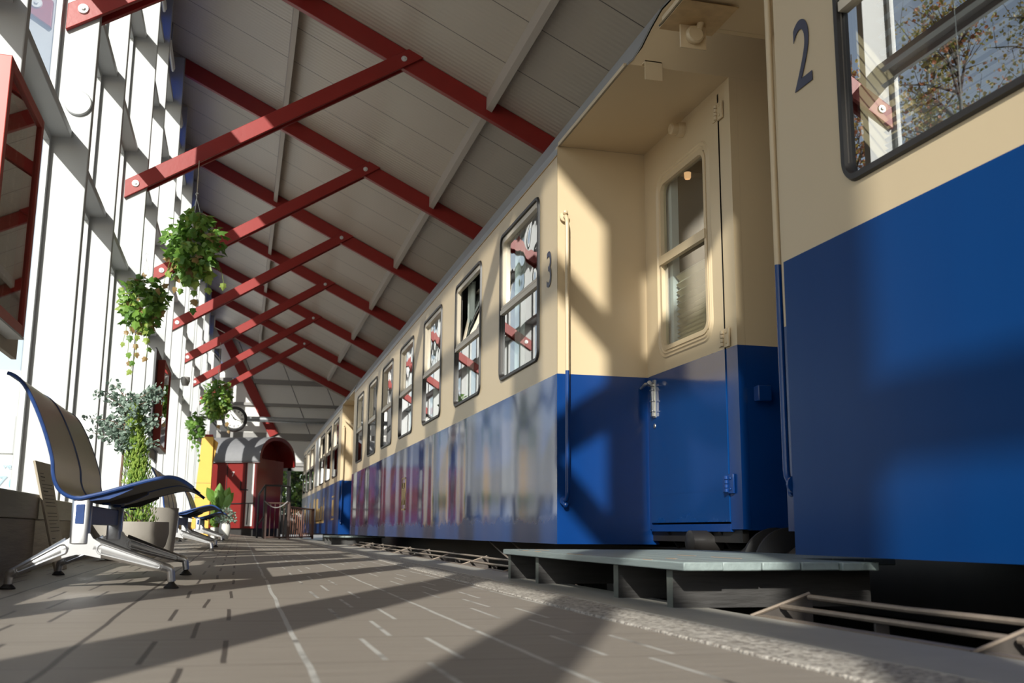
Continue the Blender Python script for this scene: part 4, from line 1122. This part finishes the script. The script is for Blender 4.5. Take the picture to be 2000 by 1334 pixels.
# two white pots by the yellow pillar
YP = 20.2
for (nm, pxc, wpx, ptop, lab, round_) in (('flower_pot', 419, 17, 1030, 'white pot holding the tall broad-leaved plant', False), ('flower_pot', 438.5, 21, 1020, 'taller rounded white pot holding the small silvery shrub', True)):
    YP = 19.95 if round_ else 20.35
    c = at(pxc, 1040, Y=YP); zg = fz(c.x, YP); w_ = wpx / 2000 * 19.1 / 2; zt = at(pxc, ptop, Y=YP).z; h_ = zt - zg
    mb = MB()
    if round_: mb.lathe([(w_ * .6, 0), (w_ * .9, h_ * .2), (w_ * 1.05, h_ * .5), (w_, h_ * .8), (w_ * .85, h_), (w_ * .75, h_), (w_ * .7, h_ * .9), (.005, h_ * .88)], (c.x, YP, zg), 28)
    else: mb.lathe([(w_ * .85, 0), (w_ * 1.0, h_), (w_ * .9, h_), (w_ * .86, h_ * .88), (.005, h_ * .86)], (c.x, YP - .02, zg), 28)
    tag(mb.build(nm, M['potwhite']), lab, 'flower pot')
    rr = random.Random(int(pxc))
    if round_:
        root = empty('potted_shrub', (c.x, YP, zt - .02), 'small silvery shrub in the rounded white pot', 'potted plant')
        mb = MB()
        for q in range(26):
            dv = rdir(rr); dv.z = abs(dv.z) + .4; dv.normalize(); mb.tube([(c.x, YP, zt - .02), Vector((c.x, YP, zt)) + dv * .28], .003, 4)
        mb.build('stems', M['bark'], root)
        mb = MB()
        for q in range(420):
            dv = rdir(rr); dv.z = abs(dv.z); p = Vector((c.x, YP, zt)) + Vector((dv.x * .19, dv.y * .19, dv.z * .30)) * rr.uniform(.35, 1)
            add_leaf(mb, p, dv + rdir(rr) * .7, rdir(rr) + Vector((0, -.5, .4)), rr.uniform(.025, .05), 'round', rr.choice((0, 1)))
        mb.build('foliage', [M['shrub'], M['euc2']], root, smooth=False, fixn=False)
    else:
        root = empty('broad_leaf_plant', (c.x, YP, zt - .02), 'tall plant with broad upright leaves left of the red coach', 'potted plant')
        mb = MB(); tops = []
        for q in range(5):
            e = Vector((c.x + rr.uniform(-.02, .16), YP + rr.uniform(-.06, .06), zt + rr.uniform(.40, .62))); mb.tube([(c.x + rr.uniform(-.03, .05), YP, zt - .03), e], [.012, .008], 6); tops.append(e)
        mb.build('stems', M['ivy2'], root)
        mb = MB()
        for e in tops:
            for q in range(6):
                dv = Vector((rr.uniform(-.55, .55), rr.uniform(-.4, .4), rr.uniform(.6, 1.3))); add_leaf(mb, e + Vector((0, 0, rr.uniform(-.15, .05))), dv, Vector((rr.uniform(-.4, .4), -1, .2)), rr.uniform(.24, .38), 'long', rr.choice((0, 1)), .12)
        for q in range(500):
            t = rr.random(); a_ = rr.uniform(0, 6.28); p = Vector((c.x - .03 + .055 * math.cos(a_), YP - .06 + .055 * math.sin(a_), zt + t * .55)); add_leaf(mb, p, Vector((math.cos(a_) * .6, math.sin(a_) * .6, 1)), Vector((math.cos(a_), math.sin(a_), 0)), .05, 'needle', 2)
        mb.build('foliage', [M['big'], M['ivy2'], M['con1']], root, smooth=False, fixn=False)

# ------------------------------------------------------------------ far end objects
c = at(458, 818, Y=25.40); rc = 24.5 / 2000 * 24.5
root = empty('station_clock', tuple(c), 'round black rimmed station clock showing about ten past ten to four', 'clock')
root['label'] = 'round white station clock with a thick black rim, hung on a bar'
mb = MB(); mb.lathe([(rc * .74, .012), (rc * .76, -.03), (rc * .86, -.036), (rc * .98, -.025), (rc, 0), (rc, .20), (rc * .9, .22), (.02, .22)], tuple(c), 48, axis='Y'); mb.build('case', M['iron'], root)
mb = MB(); mb.lathe([(rc * .76, -.012), (rc * .76, .008)], tuple(c), 48, axis='Y'); fc_ = mb.build('face', M['clockface'], root)
mb = MB()
for i in range(12):
    a_ = math.pi / 6 * i; L_ = .20 if i % 3 == 0 else .14; dv = Vector((math.sin(a_), 0, math.cos(a_))); sd = Vector((dv.z, 0, -dv.x)) * rc * .035
    p0, p1 = c + dv * rc * .71 + Vector((0, -.0135, 0)), c + dv * rc * (.71 - L_) + Vector((0, -.0135, 0))
    mb.add([p0 - sd, p0 + sd, p1 + sd, p1 - sd], [(0, 1, 2, 3)])
mb.build('hour_marks', M['iron'], fc_, fixn=False)
for (ang, ln, wd, nm) in ((-38, .52, .045, 'hour_hand'), (112, .72, .030, 'minute_hand')):
    a_ = math.radians(ang); dv = Vector((math.sin(a_), 0, math.cos(a_))); sd = Vector((dv.z, 0, -dv.x)) * rc * wd
    p0, p1 = c - dv * rc * .14 + Vector((0, -.018, 0)), c + dv * rc * ln + Vector((0, -.018, 0))
    mb = MB(); mb.add([p0 - sd, p0 + sd, p1 + sd * .6, p1 - sd * .6], [(0, 1, 2, 3)]); mb.build(nm, M['iron'], fc_, fixn=False)
mb = MB(); mb.tube([c + Vector((-rc * .9, .1, .02)), (-1.2, 25.5, c.z + .02)], .03, 8); mb.build('mounting_bar', M['iron'], root)

YPI = 37.9
pa, pc = at(383, 815, Y=YPI), at(650, 820, Y=YPI)
mb = MB(); mb.tube([(-1.45, YPI, pa.z), (6.3, YPI, pa.z + .02)], .095, 16)
for i in range(40): mb.lathe([(.101, -.014), (.101, .014)], (-.9 + i * .17, YPI, pa.z + .002), 14, axis='X')
tag(mb.build('ventilation_pipe', M['galv']), 'shiny galvanised pipe along the gable wall, level with the clock', 'pipe')
mb = MB(); mb.box((-1.20, 37.4, .1), (-.96, 37.6, 6.6)); tag(mb.build('dark_post', M['darkgrey']), 'dark grey post at the end of the white wall above the yellow pillar', 'post')

YY = 24.1
yl = at(395, 850, Y=YY); yr = at(418, 850, Y=YY); zg = fz(-.9, YY); ZP = at(405, 853, Y=YY).z
root = empty('yellow_pillar', ((yl.x + yr.x) / 2, YY + .2, zg), 'tall yellow pillar with a red top at the end of the white wall', 'pillar')
mb = MB(); mb.prism([(yl.x, YY, ZP), (yr.x, YY, ZP), (yr.x, YY, zg), (yl.x - .13, YY, zg)], (0, .40, 0)); mb.build('body', M['yellow'], root, bevel=.01)
for zj in (1.27, .95):
    mb = MB(); mb.box((yl.x - .10, YY - .002, zj), (yr.x + .003, YY + .005, zj + .007)); mb.build('joint', M['ink'], root)
mb = MB(); mb.box((yl.x + .05, YY + .08, ZP), (yr.x - .02, YY + .36, ZP + .06)); mb.build('cap', M['red'], root)
mb = MB(); mb.prism([(yr.x, YY + .08, ZP - .04), (yr.x + .10, YY + .08, ZP - .12), (yr.x + .04, YY + .08, ZP - .40), (yr.x, YY + .08, ZP - .65)], (0, .2, 0)); mb.build('side_flag', M['yellow'], root)

# red coach standing across the far end
A0 = at(507, 897, Y=31.0); B0 = at(577, 908, Y=33.4)
wd = Vector((B0.x - A0.x, B0.y - A0.y, 0)); Wd = wd.length; wd.normalize(); ax = Vector((-wd.y, wd.x, 0))     # ax points to the hidden far-left end
if ax.x > 0: ax = -ax
base = Vector((A0.x, A0.y, 0)); ze, zt_ = 2.24, 3.05
root = empty('red_coach', tuple(base - Vector((0, 0, 0)) + wd * Wd / 2 + ax * 2), 'dark red coach with a grey barrel roof and a white strip on its side', 'coach')
CP = lambda l, w, z: base + ax * l + wd * w + Vector((0, 0, z))
arc = [(Wd / 2 - Wd / 2 * math.cos(math.pi * i / 20), ze + (zt_ - ze) * math.sin(math.pi * i / 20) ** .8) for i in range(21)]
mb = MB(); mb.loops([[CP(l, w, z) for w, z in arc] for l in (0, 1, 2, 3, 4, 5)], ring=False); mb.loops([[CP(l, Wd / 2 + (w - Wd / 2) * .97, z - .04) for w, z in arc] for l in (0, 5)], ring=False)
mb.build('roof', mat('coach_roof_grey', (.22, .22, .23), .45, noise=.1), root, sharp=60, fixn=False)
mb = MB(); q = len(arc)
mb.add([CP(-.01, w, z) for w, z in arc] + [CP(-.01, Wd / 2 + (w - Wd / 2) * .93, ze + (z - ze) * .90 - .03) for w, z in arc] + [CP(.05, Wd / 2 + (w - Wd / 2) * .93, ze + (z - ze) * .90 - .03) for w, z in arc],
       [(i, i + 1, q + i + 1, q + i) for i in range(q - 1)] + [(q + i, q + i + 1, 2 * q + i + 1, 2 * q + i) for i in range(q - 1)])
mb.build('roof_rim', M['coachred'], root, fixn=False)
mb = MB(); mb.add([CP(.55, w, z - .03) for w, z in arc], [tuple(range(q))]); mb.loops([[CP(0.0, Wd / 2 + (w - Wd / 2) * .96, z - .05) for w, z in arc], [CP(.55, Wd / 2 + (w - Wd / 2) * .96, z - .05) for w, z in arc]], ring=False)
mb.build('porch_hood', M['coachred'], root, fixn=False)
w0, w1_ = .12, Wd * .76
mb = MB()
vs = [CP(.12, w0, .30), CP(.12, w1_, .30), CP(5, w1_, .30), CP(5, w0, .30), CP(.12, w0, ze + .1), CP(.12, w1_, ze + .1), CP(5, w1_, ze + .1), CP(5, w0, ze + .1)]
mb.add(vs, [(0, 1, 5, 4), (1, 2, 6, 5), (2, 3, 7, 6), (3, 0, 4, 7), (0, 3, 2, 1)])
mb.build('body', M['coachred'], root)
mb = MB(); mb.loops([[CP(l, w0 - .012, z) for z in (.36, 2.19)] for l in (.19, .41)], ring=False)
for l in (.19, .41): mb.add([CP(l, w0 - .012, .36), CP(l, w0, .36), CP(l, w0, 2.19), CP(l, w0 - .012, 2.19)], [(0, 1, 2, 3)])
mb.build('white_strip', M['whitestrip'], root, fixn=False)
mb = MB()
for l in (.14, .46, 1.05): mb.tube([CP(l, w0 - .01, .32), CP(l, w0 - .01, 2.2)], .012, 6)
mb.tube([CP(1.25, w0 - .03, 1.0), CP(.14, w0 - .03, 1.02)], .016, 6); mb.tube([CP(1.25, w0 - .03, 1.0), CP(1.25, w0 - .03, .4)], .014, 6); mb.tube([CP(.32, w0 - .03, 1.0), CP(.34, w0 - .03, .4)], .014, 6)
mb.tube([CP(.60, w0 - .02, 1.65), CP(.60, w0 - .02, 1.42), CP(.36, w0 - .02, 1.40)], .018, 6)
mb.build('side_rails', M['iron'], root)
mb = MB(); vs = [CP(.2, w0 + .1, .02), CP(.2, w1_ - .1, .02), CP(5, w1_ - .1, .02), CP(5, w0 + .1, .02)]
mb.prism(vs, (0, 0, .28)); mb.build('chassis', M['black'], root)
pd = CP(.86, w0 - .012, 1.80)
text_mesh('7', .20, M['whitestrip'], 'number', root, tuple(pd), tuple(-ax), (0, 0, 1), .002)
text_mesh('?', .30, M['gold'], 'number', root, (0, 0, 0), (1, 0, 0), (0, 0, 1)) if False else None

# railings by the coach
def railing(name, label, P0, P1, h, n_, m, zg, parts_two=False):
    P0, P1 = Vector(P0), Vector(P1); root = empty(name, (P0.x, P0.y, zg), label, 'railing')
    mb = MB()
    for zz in (.06, h): mb.tube([P0 + Vector((0, 0, zg + zz)), P1 + Vector((0, 0, zg + zz))], .022, 6)
    for t in (0, 1):
        p = P0.lerp(P1, t); mb.box((p.x - .03, p.y - .03, zg), (p.x + .03, p.y + .03, zg + h + .03))
    mb.build('frame', m, root)
    for i in range(1, n_):
        p = P0.lerp(P1, i / n_); mb = MB(); mb.tube([p + Vector((0, 0, zg + .06)), p + Vector((0, 0, zg + h))], .011, 6); mb.build('bar', m, root)
    return root


zg = fz(.9, 26)
g0, g1 = at(562, 1046, Y=26.0), at(560, 1046, Y=26.0)
railing('iron_gate', 'dark brown barred gate panel in front of the red coach', (at(517, 1040, Y=26).x, 26, 0), (at(562, 1040, Y=26).x, 26, 0), .88, 5, M['gateiron'], .02)
railing('iron_railing', 'rust-brown low railing between the gate and the far carriage', (at(563, 1040, Y=26.2).x, 26.2, 0), (1.98, 29.5, 0), .80, 12, M['rustred'], .02)
mb_root = empty('stair_rail', (.62, 27.5, .02), 'black iron stair handrail between the gate and the coach', 'handrail')
x0, x1 = at(504, 1000, Y=27.5).x, at(517, 1000, Y=27.5).x
for (xx, yy) in ((x0, 27.5), (x1, 28.3), (at(548, 1000, Y=28.3).x, 28.3), (at(565, 1000, Y=28.8).x, 28.8)):
    mb = MB(); zt = 1.15 if xx == x0 else 1.42; mb.tube([(xx, yy, .02), (xx, yy, zt)], .028, 8); mb.build('post', M['iron'], mb_root)
mb = MB(); mb.tube([(x0, 27.5, 1.15), (x1, 28.3, 1.42), (at(548, 1000, Y=28.3).x, 28.3, 1.42), (at(565, 1000, Y=28.8).x, 28.8, 1.42)], .026, 8)
mb.tube([(x0, 27.5, .35), (x1, 28.3, .6)], .02, 8); mb.build('top_rail', M['iron'], mb_root)
mb = MB(); pts = [Vector((at(517, 980, Y=25.9).x, 25.9, .95)).lerp(Vector((at(562, 980, Y=25.9).x, 25.9, .95)), t / 10) - Vector((0, 0, .16 * 4 * t / 10 * (1 - t / 10))) for t in range(11)]
mb.tube(pts, .012, 6); tag(mb.build('hanging_chain', M['grey']), 'pale chain slung across the brown gate', 'chain')

# lamps, disc
p = at(362, 745, X=-1.0)
root = empty('spot_lamp', (-1.0, p.y, p.z), 'small grey spot lamp on an arm from the white wall above the narrow display case', 'lamp')
mb = MB(); mb.tube([(-1.25, p.y, p.z + .03), (-1.06, p.y, p.z + .04)], .012, 8); mb.build('arm', M['grey'], root)
mb = MB(); mb.lathe([(.05, -.07), (.075, 0), (.07, .07), (.02, .08)], (-1.0, p.y, p.z), 20); mb.build('head', M['grey'], root)
c = at(152, 200, Y=7.62)
mb = MB(); mb.lathe([(.012, -.016), (.088, -.014), (.094, -.006), (.094, .014)], (c.x, 7.69 - .056, c.z), 40, axis='Y')
tag(mb.build('wall_disc', M['white']), 'round white disc on the nearest big white post', 'disc')
for i, (ya_, yb_) in enumerate(((11.85, 12.9), (13.82, 14.7), (15.85, 16.9))):
    root = empty('tube_lamp', (-1.30, ya_, 6.8), ('nearest', 'second', 'third')[i] + ' white tube lamp under the eaves of the glazed wall, counted from the camera', 'tube lamp', 'tube lamps under the eaves')
    mb = MB(); mb.tube([(-1.29, ya_, 6.80), (-1.29, yb_, 6.80)], .022, 10); mb.build('tube', M['tube'], root)
    mb = MB(); mb.box((-1.318, ya_ - .02, 6.825), (-1.262, yb_ + .02, 6.87)); mb.build('housing', M['plasticwhite'], root)
    mb = MB(); mb.box((-1.31, ya_ + .2, 6.87), (-1.27, ya_ + .26, 7.2)); mb.box((-1.47, ya_ + .2, 7.16), (-1.27, ya_ + .26, 7.2)); mb.build('bracket', M['grey'], root)

# ------------------------------------------------------------------ outdoors
def tree(label, x, y, h, r, n_, mats_, seed, ls=.16, trunkr=.12, cat='tree', bare=14):
    rr = random.Random(seed); root = empty('garden_tree', (x, y, -.1), label, cat)
    mb = MB(); top = Vector((x, y, h)); pts = [Vector((x, y, -.1)), Vector((x + rr.uniform(-.2, .2), y, h * .4)), Vector((x + rr.uniform(-.3, .3), y + .1, h * .95))]
    mb.tube(pts, [trunkr, trunkr * .7, trunkr * .12], 8); ends = []
    for i in range(bare):
        t = rr.uniform(.25, .9); st = pts[0].lerp(pts[1], t / .4) if t < .4 else pts[1].lerp(pts[2], (t - .4) / .6)
        dv = rdir(rr); dv.z = abs(dv.z) * .8 + .25; e = st + dv * r * rr.uniform(.5, 1.0); mb.tube([st, st.lerp(e, .5) + Vector((0, 0, .1)), e], [trunkr * .35, trunkr * .2, trunkr * .06], 6); ends.append((st, e))
        for q in range(4):
            s2 = st.lerp(e, rr.uniform(.4, .95)); e2 = s2 + (rdir(rr) + Vector((0, 0, .5))) * r * .35; mb.tube([s2, e2], [trunkr * .1, trunkr * .03], 5); ends.append((s2, e2))
    mb.build('trunk', M['barkdark'], root)
    mb = MB()
    for i in range(n_):
        a_, b_ = rr.choice(ends); p = a_.lerp(b_, rr.uniform(.3, 1.1)) + rdir(rr) * r * .16
        add_leaf(mb, p, rdir(rr), rdir(rr), ls * rr.uniform(.6, 1.2), 'round', rr.randrange(len(mats_)))
    mb.build('foliage', [M[k] for k in mats_], root, smooth=False, fixn=False)


tl = ['thin autumn tree outside the glass, nearest of the front row', 'second thin autumn tree outside in the row along the glass wall', 'reddish autumn tree outside, third in the row along the glass wall', 'yellow-brown tree outside, farthest of the row along the glass wall', 'greenish autumn tree outside, set back behind the front row', 'tall yellowing tree outside, set back and farther along']
for i, (x, y, h, r, ms) in enumerate(((-11.5, 14.6, 14.6, 1.75, ('tree1', 'tree2')), (-11.5, 19.0, 13.4, 1.75, ('tree1', 'tree2', 'tree3')), (-11.5, 23.4, 14.2, 1.75, ('tree3', 'tree1')), (-11.5, 27.8, 14.8, 1.75, ('tree2', 'tree1')), (-16.2, 21.2, 17.0, 1.8, ('tree1', 'tree2')), (-16.2, 26.0, 17.6, 1.8, ('tree2', 'tree1')))):
    tree(tl[i], x, y, h, r, 4200, ms, 40 + i, ls=.10, bare=70)
hl = ['bright green shrub outside the far opening, left', 'bright green shrub outside the far opening, middle', 'dark green shrub outside the far opening, right', 'tall green shrub outside the far opening, set back']
for i, (x, y, h, r) in enumerate(((.6, 42, 2.9, .9), (2.4, 42.2, 3.1, .9), (4.3, 42, 2.8, .9), (1.9, 46.5, 3.8, 1.6))):
    tree(hl[i], x, y, h, r, 1500, ('hedge1', 'hedge2', 'hedge3'), 70 + i, ls=.17, trunkr=.07, cat='shrub', bare=20)

root = empty('sign_board', (-3.0, 12.5, -.1), 'pale board with light blue letters outside the lower left pane', 'sign')
s0, s1 = at(-60, 1000, Y=12.5), at(44, 880, Y=12.5)
mb = MB(); mb.box((s0.x, 12.5, -.1), (s1.x + .12, 12.56, s1.z + .9)); mb.build('panel', M['outbright'], root)
mb = MB(); mb.box((s0.x, 12.46, at(0, 885, Y=12.5).z), (s1.x + .06, 12.5, at(0, 812, Y=12.5).z)); mb.build('grey_field', M['outgrey'], root)
c = at(15, 958, Y=12.48); text_mesh('ZG', .235, M['signblue'], 'lettering', root, tuple(c), (1, 0, 0), (0, 0, 1), .003)
c = at(14, 915, Y=12.48); text_mesh('r vers', .10, M['signblue'], 'lettering', root, tuple(c), (1, 0, 0), (0, 0, 1), .003)
mb = MB(); mb.box((-5.2, 26, -.1), (-3.4, 32, 3.2)); tag(mb.build('garden_shed', M['outbright']), 'pale low building outside beyond the sign board', 'building')

# ------------------------------------------------------------------ light, sky, camera
su = bpy.data.lights.new('sun', 'SUN'); su.energy = 6.4; su.angle = math.radians(.6); su.color = (1.0, .955, .89)
so = bpy.data.objects.new('sun', su); C.objects.link(so)
so.rotation_euler = Vector((.44, 1.0, -.484)).to_track_quat('-Z', 'Y').to_euler()
w = bpy.data.worlds.new('sky'); bpy.context.scene.world = w; w.use_nodes = True
nt = w.node_tree; bg = nt.nodes['Background']; sk = nt.nodes.new('ShaderNodeTexSky'); sk.sky_type = 'NISHITA'
sk.sun_disc = False; sk.sun_elevation = math.radians(26); sk.sun_rotation = math.radians(180 + 24); sk.air_density = 1.0; sk.dust_density = .8; sk.ozone_density = 1.0
hs = nt.nodes.new('ShaderNodeHueSaturation'); hs.inputs['Saturation'].default_value = .62
nt.links.new(sk.outputs[0], hs.inputs['Color']); nt.links.new(hs.outputs[0], bg.inputs['Color']); bg.inputs['Strength'].default_value = .165

cam = bpy.data.cameras.new('camera'); co = bpy.data.objects.new('camera', cam); C.objects.link(co)
cam.sensor_width = 36; cam.lens = 36; cam.clip_start = .02; cam.clip_end = 300
m4 = Matrix((( RIGHT.x, UP.x, -FWD.x, 0), (RIGHT.y, UP.y, -FWD.y, 0), (RIGHT.z, UP.z, -FWD.z, EYE), (0, 0, 0, 1)))
co.matrix_world = m4
cam.dof.use_dof = True; cam.dof.focus_distance = 6.2; cam.dof.aperture_fstop = 4.5
sc = bpy.context.scene; sc.camera = co
sc.view_settings.view_transform = 'Standard'; sc.view_settings.look = 'None'; sc.view_settings.gamma = 1; sc.view_settings.use_curve_mapping = False
sc.view_settings.exposure = 0.15
sc.cycles.use_denoising = True; sc.cycles.max_bounces = 10; sc.cycles.diffuse_bounces = 5; sc.cycles.transparent_max_bounces = 24; sc.cycles.sample_clamp_indirect = 8
